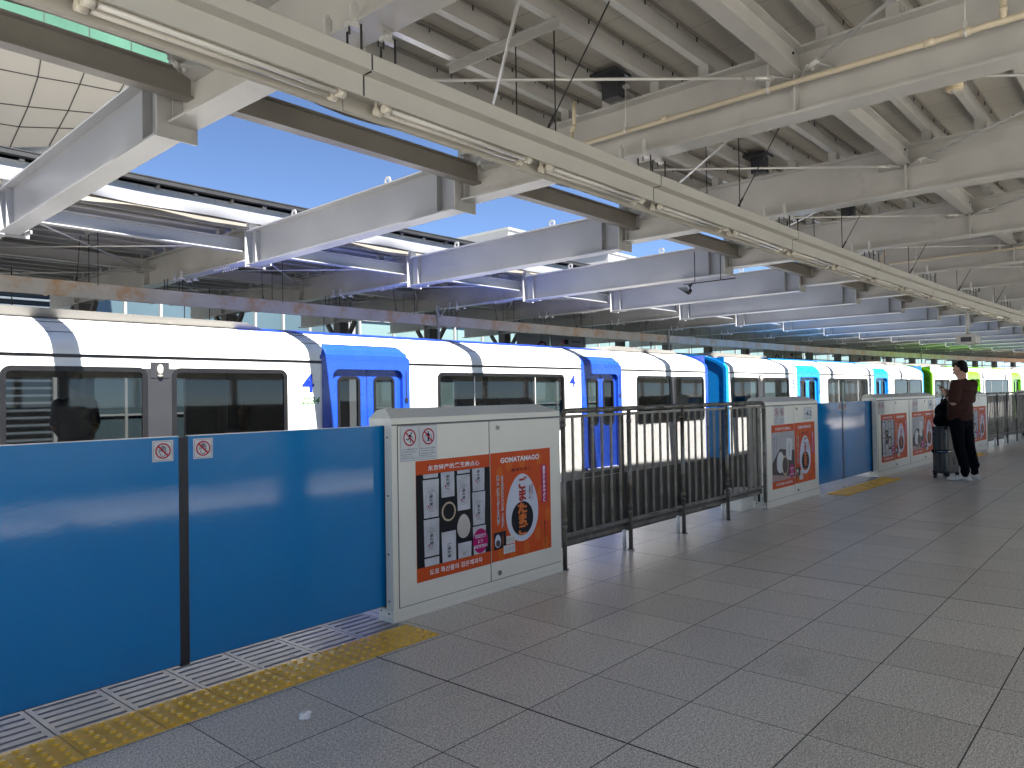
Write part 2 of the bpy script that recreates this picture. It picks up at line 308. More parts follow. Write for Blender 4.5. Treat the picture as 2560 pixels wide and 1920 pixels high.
    def sweep(s, prof, ss, k, closed=True, caps=True):   # prof (d,z), along the station curve in world space
        b = len(s.v); n = len(prof)
        cum = [0.0]
        for i in range(1, n): cum.append(cum[-1] + math.hypot(prof[i][0] - prof[i - 1][0], prof[i][1] - prof[i - 1][1]))
        for q in ss:
            for d, z in prof: s.v.append(tuple(C(q, d, z)))
        for a in range(len(ss) - 1):
            for i in range(n if closed else n - 1):
                j = (i + 1) % n; s.face((b + a * n + i, b + a * n + j, b + (a + 1) * n + j, b + (a + 1) * n + i), k)
                s.uv[len(s.f) - 1] = [(ss[a], prof[i][0]), (ss[a], prof[j][0]), (ss[a + 1], prof[j][0]), (ss[a + 1], prof[i][0])]
        if caps and closed: s.face([b + i for i in range(n)], k); s.face([b + (len(ss) - 1) * n + i for i in range(n)][::-1], k)
    # ---- flat print in the x-z plane facing -y
    def rect(s, x0, x1, z0, z1, y, k): s.poly([(x0, y, z0), (x1, y, z0), (x1, y, z1), (x0, y, z1)], k)
    def disc(s, cx, cz, rx, rz, y, k, n=32, eggf=0.0):
        p = []
        for i in range(n):
            a = 2 * PI * i / n; sn = math.sin(a); p.append((cx + rx * math.cos(a) * (1 - eggf * sn), y, cz + rz * sn))
        s.poly(p, k)
    def ring(s, cx, cz, rx, rz, w, y, k, n=32, eggf=0.0):
        b = len(s.v)
        for f in (0, 1):
            for i in range(n):
                a = 2 * PI * i / n; sn = math.sin(a); s.v.append((cx + (rx - f * w) * math.cos(a) * (1 - eggf * sn), y, cz + (rz - f * w) * sn))
        for i in range(n): j = (i + 1) % n; s.face((b + i, b + j, b + n + j, b + n + i), k)
    def rrect(s, x0, x1, z0, z1, r, y, k, n=5):
        p = []
        for cx, cz, a0 in ((x1 - r, z0 + r, -PI / 2), (x1 - r, z1 - r, 0), (x0 + r, z1 - r, PI / 2), (x0 + r, z0 + r, PI)):
            for i in range(n + 1): a = a0 + PI / 2 * i / n; p.append((cx + r * math.cos(a), y, cz + r * math.sin(a)))
        s.poly(p, k)
    def rring(s, x0, x1, z0, z1, r, w, y0, y1, k, n=5):   # rounded rectangular ring with depth
        def lp(e, rr):
            p = []
            for cx, cz, a0 in ((x1 - r, z0 + r, -PI / 2), (x1 - r, z1 - r, 0), (x0 + r, z1 - r, PI / 2), (x0 + r, z0 + r, PI)):
                for i in range(n + 1): a = a0 + PI / 2 * i / n; p.append((cx + rr * math.cos(a), cz + rr * math.sin(a)))
            return p
        A = lp(0, r); B = lp(1, max(0.002, r - w))
        if r - w < 0.002:
            pass
        b = len(s.v); q = len(A)
        for P_, y in ((A, y0), (B, y0), (B, y1), (A, y1)): s.v += [(x, y, z) for x, z in P_]
        for g in range(4):
            h = (g + 1) % 4
            for i in range(q): j = (i + 1) % q; s.face((b + g * q + i, b + g * q + j, b + h * q + j, b + h * q + i), k)
    def text(s, body, x0, x1, z0, z1, y, k, off=0.0, keep=False, shear=0.0):
        v, f, a, b_, c, d = text_mesh(body, off); b = len(s.v)
        sx = (x1 - x0) / max(1e-6, b_ - a); sz = (z1 - z0) / max(1e-6, d - c)
        s.v += [(x0 + (p[0] - a) * sx + shear * (p[1] - c) * sz, y, z0 + (p[1] - c) * sz) for p in v]
        for q in f: s.face([b + i for i in q], k)
    def vtext(s, body, cx, ztop, zbot, w, y, k, off=0.0):
        n = len(body); h = (ztop - zbot) / n
        for i, ch in enumerate(body):
            if ch == ' ': continue
            v, f, a, b_, c, d = text_mesh(ch, off); em = EM(); zt = ztop - i * h; q = len(s.v); sx = w / em * 1.12; sz = h / em * 1.08
            s.v += [(cx + (p[0] - em / 2) * sx, y, zt - h / 2 + (p[1] - em * .38) * sz) for p in v]
            for g in f: s.face([q + j for j in g], k)
    def build(s, name, parent=None, world=None, local=None):
        me = bpy.data.meshes.new(name); me.from_pydata(s.v, [], s.f)
        for k in s.mats: me.materials.append(M[k])
        me.polygons.foreach_set("material_index", s.mi); me.polygons.foreach_set("use_smooth", s.sm)
        if s.uv:
            ul = me.uv_layers.new(name="UVMap")
            for fi, uvs in s.uv.items():
                ls = me.polygons[fi].loop_start
                for i, u in enumerate(uvs): ul.data[ls + i].uv = u
        me.update()
        o = bpy.data.objects.new(name, me); COL.objects.link(o)
        if parent is not None:
            o.parent = parent
            if world is not None: loc_m = Matrix(WM[parent.name]).inverted() @ world
            else: loc_m = local if local is not None else Matrix.Identity(4)
            o.matrix_basis = loc_m; WM[o.name] = WM[parent.name] @ loc_m
        else:
            mw = world if world is not None else Matrix.Identity(4); o.matrix_basis = mw; WM[o.name] = mw.copy()
        return o
WM = {}
def thing(name, label, cat, world, group=None):
    o = bpy.data.objects.new(name, None); COL.objects.link(o); o.empty_display_size = 0.2
    o.matrix_basis = world; WM[o.name] = world.copy(); tag(o, label, cat, group); return o
def tag(o, label, cat, group=None):
    o['label'] = label; o['category'] = cat
    if group: o['group'] = group
    return o
def struct(o, kind='structure'): o['kind'] = kind; return o
def dup(root, world, label=None):
    r = root.copy(); COL.objects.link(r); r.matrix_basis = world
    if label: r['label'] = label
    for ch in root.children: 
        k = ch.copy(); COL.objects.link(k); k.parent = r
        for g in ch.children:
            q = g.copy(); COL.objects.link(q); q.parent = k
    return r
ORD = ['nearest', 'second', 'third', 'fourth', 'fifth', 'sixth', 'seventh', 'eighth', 'ninth', 'tenth', 'eleventh', 'twelfth', 'thirteenth', 'fourteenth', 'fifteenth', 'sixteenth', 'seventeenth', 'eighteenth', 'nineteenth', 'twentieth', 'twenty-first', 'twenty-second', 'twenty-third', 'twenty-fourth', 'twenty-fifth', 'twenty-sixth']
def rng(a, b, st):
    n = max(1, int(round((b - a) / st))); return [a + (b - a) * i / n for i in range(n + 1)]
I4 = Matrix.Identity(4)

# ================================================================== SETTING
SS = rng(-12, 85, 1.5)
DOORS = [(0.40, 2.90), (9.96, 12.33), (15.50, 17.90), (25.00, 27.36), (30.55, 32.9)]
mb = MB(); mb.sweep([(-10.6, 0), (3.42, 0), (3.42, -0.03), (-10.6, -0.03)], SS, 'floor')
edges = [-12] + [e for dd in DOORS for e in dd] + [85]
for i in range(0, len(edges), 2):
    mb.sweep([(3.42, 0), (4.02, 0), (4.02, -0.03), (3.42, -0.03)], rng(edges[i], edges[i + 1], 1.0), 'floor')
struct(mb.build('platform_floor'))
mb = MB()
mb.sweep([(-10.6, -0.05), (4.0, -0.05), (4.0, -0.45), (3.8, -1.2), (-10.6, -1.2)], SS, 'concrete')
struct(mb.build('platform_slab'))
mb = MB(); mb.sweep([(11.32, -0.002), (18.6, -0.002), (18.6, -1.2), (11.5, -1.2), (11.32, -0.45)], SS, 'concrete')
struct(mb.build('opposite_platform'))
mb = MB(); mb.poly([(-400, -400, -6), (600, -400, -6), (600, 600, -6), (-400, 600, -6)], 'apron')
struct(mb.build('ground'))
for dc, lab in ((5.72, 'dark stained concrete guideway beam below the empty near track'), (9.96, 'dark stained concrete guideway beam carrying the parked train')):
    mb = MB(); mb.sweep([(dc - 0.4, -1.0), (dc + 0.4, -1.0), (dc + 0.4, -1.3), (dc + 0.3, -1.4), (dc + 0.3, -2.2), (dc + 0.4, -2.4), (dc - 0.4, -2.4), (dc - 0.3, -2.2), (dc - 0.3, -1.4), (dc - 0.4, -1.3)], SS, 'concdark')
    tag(mb.build('guideway_beam'), lab, 'track beam')
# low wall behind the viewer, at the open side of the platform
mb = MB(); mb.sweep([(-10.85, -1.2), (-10.62, -1.2), (-10.62, 1.15), (-10.85, 1.15)], SS, 'ivory')
tag(mb.build('parapet_wall'), 'low ivory parapet wall along the open side of the near platform', 'wall')

mb = MB()  # unseen railed screen added to break the sun on the floor into streaks
for z0, z1 in ((0.0, 1.05), (1.95, 2.22), (2.78, 2.92)): mb.sweep([(-4.68, z0), (-4.62, z0), (-4.62, z1), (-4.68, z1)], SS, 'ivory')
for i in range(-3, 26): c = C(2.53 + LB * i, -4.65, 0); mb.obox(c, c + Vector((0, 0, 3.33)), .16, .16, 'steel', up=(0, 1, 0))
tag(mb.build('sun_streak_screen'), 'ivory railed screen added out of view to streak the sunlight on the near platform', 'screen')
# drain grating and yellow tactile tiles at each gate
def grate_bay(s0, s1, dstep, dark=True):
    n = int(round((s1 - s0) / dstep)); g = MB(); t = MB()
    a = s0
    for i in range(n):
        b = a + (s1 - s0) / n; m0 = (a + b) / 2; w = (s1 - s0) / n / 2 - 0.003
        T = FR(m0, 3.42)
        def bx(mbx, x0, x1, y0, y1, z0, z1, k):
            q = len(mbx.v); mbx.box(x0, x1, y0, y1, z0, z1, k)
            for j in range(q, len(mbx.v)): mbx.v[j] = tuple(T @ Vector(mbx.v[j]))
        bx(g, -w - 0.002, w + 0.002, 0.004, 0.598, -0.055, -0.048, 'gap')
        for e in (-1, 1): bx(g, e * w - (0.021 if e > 0 else 0), e * w + (0.021 if e < 0 else 0), 0.006, 0.596, -0.045, -0.001, 'grate')
        yy = 0.006; k = 9; ph = 0.59 / k
        for j in range(k + 1):
            y0 = 0.006 + j * ph - (0.022 if j else 0); y1 = 0.006 + j * ph + (0.022 if j < k else 0)
            bx(g, -w + 0.0215, w - 0.0215, max(0.006, y0), min(0.596, y1), -0.045, -0.001, 'grate')
        bx(t, -w, w, -0.290, -0.002, 0.0005, 0.005, 'yellow')
        for ii in range(5):
            for jj in range(5):
                cx = -w + (ii + 0.5) * 2 * w / 5; cy = -0.290 + (jj + 0.5) * 0.288 / 5; q = len(t.v)
                nn = 8
                for rr, zz in ((0.0135, 0.005), (0.0115, 0.0095), (0.0075, 0.0112)):
                    for u in range(nn): an = 2 * PI * u / nn; t.v.append(tuple(T @ Vector((cx + rr * math.cos(an), cy + rr * math.sin(an), zz))))
                for lv in range(2):
                    for u in range(nn): v = (u + 1) % nn; t.face((q + lv * nn + u, q + lv * nn + v, q + (lv + 1) * nn + v, q + (lv + 1) * nn + u), 'yellow2', True)
                t.face([q + 2 * nn + u for u in range(nn)], 'yellow2', True)
        a = b
    struct(g.build('drain_grating')); struct(t.build('tactile_paving'))
for a, b in DOORS[:4]: grate_bay(a if a > 1 else 0.44, b, 0.305)

# ================================================================== PLATFORM GATES
def hand_sign(mb, cx, cz, sz, y):
    h = sz / 2
    mb.rect(cx - h, cx + h, cz - h, cz + h, y, 'stick')
    mb.rring(cx - h * .88, cx + h * .88, cz - h * .9, cz + h * .9, h * .14, 0.0013, y - .0008, y - .0007, 'navy', 3)
    # hand outline
    P_ = [(-.22, -.62), (.12, -.62), (.30, -.40), (.34, .38), (.27, .42), (.22, .38), (.20, .1), (.19, .52), (.12, .56), (.06, .52), (.05, .12), (.04, .60), (-.03, .63), (-.09, .58), (-.08, .1), (-.13, .50), (-.19, .52), (-.24, .46), (-.21, -.05), (-.42, .12), (-.50, .08), (-.46, -.02)]
    pts = [(cx + a * h * .8, cz + b * h * .8) for a, b in P_]
    for i in range(len(pts)):
        a = pts[i]; b = pts[(i + 1) % len(pts)]; mb.obox((a[0], y - .0012, a[1]), (b[0], y - .0012, b[1]), .0006, .0022, 'navy', up=(b[1] - a[1] + 1e-5, 0, -(b[0] - a[0])))
    mb.ring(cx, cz, h * .74, h * .74, h * .13, y - .002, 'red', 36)
    r = h * .66; c45 = math.cos(PI / 4); w = h * .055
    mb.poly([(cx - r * c45 - w, y - .0024, cz + r * c45 - w), (cx + r * c45 - w, y - .0024, cz - r * c45 - w), (cx + r * c45 + w, y - .0024, cz - r * c45 + w), (cx - r * c45 + w, y - .0024, cz + r * c45 + w)], 'red')
def warn_sign(mb, x0, x1, z0, z1, y, kind):
    mb.rrect(x0, x1, z0, z1, .008, y, 'navy', 3); mb.rrect(x0 + .0015, x1 - .0015, z0 + .0015, z1 - .0015, .007, y - .0006, 'stick', 3)
    cx = (x0 + x1) / 2; cz = z1 - .07; r = .051
    def blob(a, b, w): mb.obox((cx + a[0] * r, y - .0014, cz + a[1] * r), (cx + b[0] * r, y - .0014, cz + b[1] * r), .0006, w * r, 'navy', up=(b[1] - a[1] + 1e-5, 0, -(b[0] - a[0])))
    if kind == 'run':
        mb.disc(cx + .26 * r, cz + .52 * r, .11 * r, .11 * r, y - .0014, 'navy', 14)
        blob((.12, .38), (-.05, -.08), .26); blob((.1, .33), (-.28, .18), .09); blob((.14, .30), (.30, .05), .1); blob((.30, .05), (.50, -.02), .08)
        blob((-.03, -.05), (.18, -.28), .14); blob((.18, -.28), (.10, -.62), .11); blob((-.05, -.08), (-.26, -.26), .13); blob((-.26, -.26), (-.58, -.18), .1)
    else:
        mb.disc(cx, cz + .55 * r, .1 * r, .1 * r, y - .0014, 'navy', 14); blob((0, .42), (0, -.05), .34); blob((-.06, -.05), (-.06, -.55), .12); blob((.07, -.05), (.07, -.55), .12)
        for a, b in (((-.55, .1), (.55, .1)), ((-.55, -.55), (.55, -.55)), ((-.55, .1), (-.55, -.55)), ((.55, .1), (.55, -.55))): blob(a, b, .045)
        blob((-.12, .3), (-.3, .1), .1); blob((.12, .3), (.3, .1), .1)
    mb.ring(cx, cz, r, r, r * .17, y - .002, 'red', 36); c45 = math.cos(PI / 4); rr = r * .9; w = r * .065
    mb.poly([(cx - rr * c45 - w, y - .0024, cz + rr * c45 - w), (cx + rr * c45 - w, y - .0024, cz - rr * c45 - w), (cx + rr * c45 + w, y - .0024, cz - rr * c45 + w), (cx - rr * c45 + w, y - .0024, cz + rr * c45 + w)], 'red')
    L_ = ['かけこみ乗車は危険です', 'のでおやめください。', 'Do not rush', '请不要跑步上车，危险', '뛰어들지 마십시오 위험합니다'] if kind == 'run' else ['柵へのよりかかりは危険', 'ですのでおやめください。', 'Do not lean on the fence.', '请不要倚靠栏杆，危险', '울타리에 기대지 마십시오']
    zz = cz - r - .016; wd = (x1 - x0) - .02; hs = [.0095, .0095, .009, .006, .006]; ws = [.95, .92, .6 if kind == 'run' else .95, .7, .95]
    for t_, h_, w_ in zip(L_, hs, ws):
        mb.text(t_, x0 + .01, x0 + .01 + wd * w_, zz - h_, zz, y - .0012, 'navy', .012); zz -= h_ + .0058

def packet(mb, x0, x1, z0, z1, y, zlo, zhi):
    z0c = max(z0, zlo); z1c = min(z1, zhi); j = .004
    mb.poly([(x0 + j, y, z0c), (x1 - j, y, z0c), (x1 + j * random.uniform(-1, 1), y, z1c), (x0 + j * random.uniform(-1, 1), y, z1c)], 'pack')
    cx = (x0 + x1) / 2; cz = z0 + (z1 - z0) * .45; rx = (x1 - x0) * .37; rz = (z1 - z0) * .30
    if cz + rz <= zhi + .01 and cz - rz >= zlo - .01: mb.ring(cx, cz, rx, rz, .0018, y - .0008, 'photo2', 28)
    zt = cz + rz * .82; zb = cz - rz * .82; n = 5; h = (zt - zb) / n
    for i, ch in enumerate('ごまたまご'):
        t = zt - i * h
        if t < zhi - .002 and t - h > zlo: mb.text(ch, cx - rx * .36, cx + rx * .36, t - h * .9, t - h * .05, y - .0009, 'black', .03)
    if cz - rz > zlo: mb.rect(cx - rx * .62, cx - rx * .40, cz - rz * .62, cz - rz * .40, y - .0009, 'red')

def poster(var, detail=True):
    mb = MB(); y = -.006
    X0_, X1_, Zb, Zt, xs = .201, .868, .199, .944, .868
    mb.rect(X0_, X1_, Zb, Zt, y, 'orange'); mb.rect(.879, 1.538, .203, .946, y, 'orange')
    mb.text('东京特产的黑芝麻点心', .303, .770, .876, .911, y - .0012, 'white', .014)
    mb.text('도쿄 특산품의 검은깨과자', .307, .786, .227, .262, y - .0012, 'white', .014)
    zl, zh = .285, .858
    if var == 0:
        mb.rect(.203, .868, zl, zh, y - .001, 'black'); yy = y - .002
        for a in ((.261, .390, .832, 1.10), (.261, .392, .585, .822), (.262, .392, .345, .575), (.263, .392, .10, .335), (.412, .535, .697, .935), (.414, .542, .235, .477), (.555, .679, .835, 1.0), (.555, .679, .596, .826), (.555, .682, .18, .385), (.697, .817, .707, .94), (.698, .817, .481, .700), (.699, .820, .26, .472)):
            packet(mb, a[0], a[1], a[2], a[3], yy, zl + .001, zh - .001)
        mb.disc(.478, .604, .063, .062, yy, 'cake', 30); mb.disc(.478, .604, .050, .050, yy - .001, 'black', 30)
        mb.disc(.612, .492, .060, .078, yy, 'eggwht', 30, .12)
    else:
        mb.rect(.203, .868, zl, zh, y - .001, 'photo1'); yy = y - .002
        mb.poly([(.205, yy, zl + .01), (.866, yy, zl + .012), (.866, yy, .62), (.43, yy, .66), (.205, yy, .50)], 'photo2')
        mb.poly([(.205, yy - .0003, zl), (.866, yy - .0003, zl), (.866, yy - .0003, zl + .02), (.205, yy - .0003, .37)], 'photo3')
        mb.disc(.44, .50, .115, .125, yy - .001, 'stick', 36, .15); mb.disc(.57, .455, .093, .118, yy - .0015, 'cake', 36); mb.disc(.57, .455, .076, .098, yy - .002, 'photo2', 30)
        mb.poly([(.60, yy - .001, .53), (.76, yy - .001, .50), (.80, yy - .001, .76), (.62, yy - .001, .78)], 'stick'); mb.vtext('ごまたまご', .70, .73, .56, .035, yy - .0016, 'black', .02)
        mb.vtext('小さなかわいいたまごの中に', .33, .82, .42, .022, yy - .0012, 'navy', .02); mb.vtext('黒ごまがたっぷりのお菓子', .265, .80, .44, .022, yy - .0012, 'navy', .02)
    mb.disc(.766, .372, .072, .082, yy - .003, 'magenta', 30)
    for t_, a, b, c, d in (('羽田空港', .712, .816, .392, .418), ('にて', .742, .790, .358, .380), ('好評販売中!', .700, .832, .324, .348)): mb.text(t_, a, b, c, d, yy - .004, 'egg', .025)
    y2 = y - .0012
    for cx, cz in ((1.07, .86), (1.215, .87), (1.40, .88), (.97, .80), (.96, .68), (1.50, .46), (1.38, .33), (.98, .25), (1.25, .25), (1.42, .62), (1.10, .25), (1.47, .25)):
        mb.disc(cx, cz, .034, .05, y - .0006, 'orange2', 20, .12)
    mb.text('GOMATAMAGO', .981, 1.407, .871, .908, y2, 'white', .03)
    mb.text('東京たまご', 1.093, 1.320, .802, .826, y2, 'black', .015)
    mb.disc(1.209, .541, .177, .240, y2, 'egg', 44, .13); mb.disc(1.207, .463, .121, .121, y2 - .001, 'black', 40)
    mb.vtext('ごま', 1.208, .756, .587, .088, y2 - .0016, 'kana', .05); mb.vtext('たまご', 1.206, .577, .345, .098, y2 - .0022, 'kana2', .055)
    mb.vtext('風味香ばしい', 1.318, .700, .580, .019, y2 - .0016, 'kana', .01); mb.vtext('黒胡麻の餡', 1.292, .690, .592, .019, y2 - .0016, 'photo2', .01)
    mb.rect(1.429, 1.492, .548, .823, y2, 'magenta'); mb.vtext('東京のおみやげに', 1.460, .818, .553, .030, y2 - .001, 'white', .02)
    mb.vtext('小さなかわいいいたまごの中に', .997, .786, .423, .024, y2 - .0006, 'white', .07); mb.vtext('小さなかわいいいたまごの中に', .997, .786, .423, .024, y2 - .0012, 'black', .005)
    mb.vtext('黒ごまがたっぷりのお菓子', .951, .790, .449, .024, y2 - .0006, 'white', .07); mb.vtext('黒ごまがたっぷりのお菓子', .951, .790, .449, .024, y2 - .0012, 'black', .005)
    mb.vtext('東京たまや', 1.462, .41, .235, .018, y2, 'black', .01)
    # small box and tray of packets
    mb.poly([(.902, y2 - .0024, .282), (1.025, y2 - .0024, .290), (1.025, y2 - .0024, .402), (.902, y2 - .0024, .399)], 'black'); mb.disc(.940, .341, .031, .045, y2 - .003, 'egg', 26, .12); mb.disc(.941, .325, .022, .024, y2 - .0034, 'photo2', 22)
    mb.vtext('ごまたまご', .992, .385, .30, .014, y2 - .003, 'kana2', .01)
    for r_ in range(2):
        for c_ in range(4 - (1 - r_)):
            xx = 1.029 + c_ * .031 - (.031 if r_ else 0); z_ = .304 - r_ * .062; mb.rect(xx, xx + .028, z_, z_ + .056, y2 - .0026, 'stick'); mb.rect(xx + .012, xx + .016, z_ + .014, z_ + .042, y2 - .003, 'photo2')
    return mb
POSTER = {}
def cabinet(s0, label, var, num=None, stub=None, pocket='both', sxoff=0.0):
    """gate machinery cabinet; local x along the platform, y away from the viewer, front plane y=0"""
    T = FR(s0 + .84, 3.50); To = T @ Matrix.Translation((-.84, 0, 0))
    root = thing('gate_cabinet', label, 'cabinet', To, 'ivory gate cabinets along the platform edge')
    W0, W1 = .02, 1.67
    b = MB()
    prof = [(0, .075), (.20, .075), (.20, 1.215), (.148, 1.268), (.135, 1.27), (0, 1.214)]
    # hipped top: front slope with mitred ends
    b.box(W0, W1, 0.0, .065, .075, 1.214, 'ivory'); b.box(W0 + .012, W1 - .012, .0655, .098, .075, 1.17, 'gap'); b.box(W0, W1, .0985, .21, .075, 1.214, 'ivory')
    b.box(W0, W1, .065, .0985, 1.17, 1.2138, 'ivory')
    q = len(b.v); e = .10
    b.v += [(W0, 0, 1.2142), (W1, 0, 1.2142), (W1, .21, 1.2142), (W0, .21, 1.2142), (W0 + e * .6, .13, 1.272), (W1 - e, .13, 1.272), (W1 - e, .21, 1.262), (W0 + e * .6, .21, 1.262)]
    for f in ((0, 1, 5, 4), (1, 2, 6, 5), (3, 0, 4, 7), (4, 5, 6, 7), (2, 3, 7, 6)): b.face([q + i for i in f], 'ivory')
    b.box(W0, W1, -.0012, -.0004, 1.1705, 1.1765, 'gap')   # shadow joint under the lid
    for zz in (.12, .4, .75, 1.1): b.ball((W0, .04, zz), .006, 'gap', 8, 4)
    b.build('body', root, local=I4)
    p = MB(); p.box(W0 - .012, W1 + .004, -.008, .125, .0, .035, 'ivory'); p.box(W0 - .010, W1 + .002, -.005, .125, .0352, .0748, 'ivory')
    if stub == 'left': p.box(-.33, W0 - .0125, .135, .33, .002, .235, 'ivory')
    p.ball((W0 - .011, .10, .06), .006, 'gap', 8, 4); p.ball((W0 - .011, .03, .05), .006, 'gap', 8, 4)
    p.build('plinth', root, local=I4)
    for a, c in ((.065, .869), (.876, 1.655)):
        d = MB(); d.box(a - .003, c + .003, -.0022, -.0012, .062 + .012, 1.169, 'gap'); d.box(a + .001, c - .001, -.0050, -.0023, .079, 1.165, 'ivory'); d.build('door_panel', root, local=I4)
    for z_ in (1.120, .122):
        l = MB(); l.tube((.956, -.005, z_), (.956, -.013, z_), .017, 'chrome', 16); l.tube((.956, -.013, z_), (.956, -.0145, z_), .011, 'fence', 12); l.build('lock', root, local=I4)
    sx = sxoff
    for x0, kk in ((.082 + sx, 'run'), (.235 + sx, 'lean')):
        w = MB(); warn_sign(w, x0, x0 + .149, .950, 1.163, -.0062, kk); w.build('warning_sticker', root, local=I4)
    if var not in POSTER: POSTER[var] = poster(var).build('poster', root, local=I4)
    else:
        q = POSTER[var].copy(); COL.objects.link(q); q.parent = root; q.matrix_basis = I4
    if num:
        n = MB(); n.rect(1.19, 1.455, .985, 1.128, -.0062, 'navy'); n.rect(1.193, 1.452, .988, 1.125, -.0066, 'stick'); n.rect(1.265, 1.436, 1.003, 1.098, -.0070, 'navy'); n.rect(1.267, 1.434, 1.005, 1.096, -.0074, 'stick')
        n.disc(1.238, 1.053, .011, .014, -.0078, 'navy', 14); n.text(num, 1.275, 1.430, 1.022, 1.085, -.0078, 'navy', .03); n.build('number_plate', root, local=I4)
    return root
cabinet(2.86, 'nearest ivory gate cabinet with black-photo poster, beside the large blue gate', 0)
cabinet(8.295, 'ivory gate cabinet marked 4-2 between the mesh fence and the second blue gate', 1, '4-2', 'left', sxoff=.20)
cabinet(12.34, 'ivory gate cabinet just right of the second blue gate, with black-photo poster', 0)
cabinet(13.98, 'ivory gate cabinet marked 4-4 left of the standing man', 1, '4-4', sxoff=.16)
cabinet(17.90, 'ivory gate cabinet half hidden behind the standing man', 0)
cabinet(23.45, 'small distant ivory gate cabinet at the right picture edge past the far fence', 1, '5-2', 'left')
cabinet(27.4, 'farthest pair of ivory gate cabinets, left one', 0)
cabinet(29.0, 'farthest pair of ivory gate cabinets, right one', 1)

def leaf(s0, s1, label, side, seal=True):
    Wd = s1 - s0; T = FR((s0 + s1) / 2, 3.588) @ Matrix.Translation((-Wd / 2, 0, 0))
    r = thing('gate_door', label, 'gate door', T, 'blue sliding platform gate doors')
    p = MB(); p.box(0, Wd, 0, .022, .086, 1.168, 'gateblue'); p.box(0, Wd, -.0005, .0225, 1.1682, 1.1715, 'galv'); p.box(0.0, Wd, .008, .014, .080, .0858, 'rubber'); p.build('panel', r, local=I4)
    k = MB()
    if side == 'R': k.box(-.023, -.0005, -.002, .024, .075, 1.165, 'rubber'); cx = .075
    else: k.box(Wd + .0005, Wd + .023, -.002, .024, .075, 1.165, 'rubber'); cx = Wd - .075
    k.build('edge_seal', r, local=I4)
    h = MB(); hand_sign(h, cx, 1.105, .099, -.0012); h.build('warning_sticker', r, local=I4)
leaf(0.42, 1.638, 'large blue gate door filling the lower left corner', 'L')
leaf(1.684, 2.93, 'large blue gate door between the black seam and the nearest cabinet', 'R')
leaf(9.93, 11.125, 'second gate, left blue door beside the cabinet marked 4-2', 'L')
leaf(11.171, 12.40, 'second gate, right blue door beside the double cabinet', 'R')
leaf(15.55, 16.68, 'third gate, left blue door partly behind the man', 'L'); leaf(16.73, 17.95, 'third gate, right blue door hidden behind the man', 'R')
leaf(25.05, 26.2, 'distant fourth gate, left blue door', 'L'); leaf(26.25, 27.45, 'distant fourth gate, right blue door', 'R')

# ================================================================== FENCE
def fence(s0, s1, label, nbays):
    r = thing('mesh_fence', label, 'fence', FR(s0, 3.51), 'worn metal mesh fences between the gate cabinets')
    Wl = s1 - s0; bay = Wl / nbays
    def PT(s, dy, z): return Matrix(WM[r.name]).inverted() @ C(s, 3.51 + dy, z)
    t = MB(); rc = .05
    pts = [PT(s0 + .022, 0, 1.13)] + [PT(s0 + .022 + rc * (1 - math.cos(a)), 0, 1.213 - rc * (1 - math.sin(a))) for a in (0.5, 1.0, 1.35)]
    pts += [PT(s0 + .1 + (Wl - .2) * i / 10, 0, 1.213) for i in range(11)]
    pts += [PT(s1 - .022 - rc * (1 - math.cos(a)), 0, 1.213 - rc * (1 - math.sin(a))) for a in (1.35, 1.0, .5)] + [PT(s1 - .022, 0, 1.13)]
    t.path(pts, .0215, 'fence', 12); t.build('top_rail', r, local=I4)
    for i in range(nbays + 1):
        s = s0 + .022 + (Wl - .044) * i / nbays; p = MB()
        p.tube(PT(s, 0, 0), PT(s, 0, 1.135 if i in (0, nbays) else 1.2), .0185, 'fence', 12); p.tube(PT(s, 0, 0), PT(s, 0, .006), .032, 'fence', 14)
        for z in (.36, 1.09, .31): p.tube(PT(s, 0, z), PT(s, 0, z + .03), .0215, 'fence', 12); p.tube(PT(s, -.0, z + .015), PT(s + .035, 0, z + .015), .008, 'fence', 6)
        if 0 < i < nbays: p.tube(PT(s - .025, .05, 0.21), PT(s - .025, .05, 1.16), .012, 'fence', 8); p.tube(PT(s - .025, .05, 0), PT(s - .025, .05, .21), .017, 'galv', 8)
        p.build('post', r, local=I4)
    b = MB()
    for i in range(nbays):
        a = s0 + .022 + (Wl - .044) * i / nbays; bb = s0 + .022 + (Wl - .044) * (i + 1) / nbays
        for j in range(1, 7):
            s = a + (bb - a) * j / 7; b.tube(PT(s, .006, .24), PT(s, .006, 1.165), .0115, 'fence', 8, caps=False)
        b.obox(PT(a + .02, .006, 1.17), PT(bb - .02, .006, 1.17), .018, .022, 'fence'); b.obox(PT(a + .02, .006, .258), PT(bb - .02, .006, .258), .018, .020, 'fence')
    struct(b.build('bars', r, local=I4), 'structure') if False else b.build('bars', r, local=I4)
    g = MB()
    for i in range(nbays):
        a = s0 + .05 + (Wl - .1) * i / nbays; bb = s0 + .05 + (Wl - .1) * (i + 1) / nbays
        g.poly([PT(a, .024, .205), PT(bb, .024, .205), PT(bb, .024, 1.178), PT(a, .024, 1.178)], 'perf')
    g.build('perforated_sheet', r, local=I4)
    k = MB()
    for i in range(nbays):
        a = s0 + .05 + (Wl - .1) * i / nbays; bb = s0 + .05 + (Wl - .1) * (i + 1) / nbays
        k.obox(PT(a, .028, .205), PT(bb, .028, .205), .006, .055, 'fence')
    k.build('bottom_rail', r, local=I4)
fence(4.560, 8.345, 'near mesh fence with worn steel posts between the poster cabinet and cabinet 4-2', 4)
fence(19.56, 23.42, 'distant brownish mesh fence right of the standing man', 4)

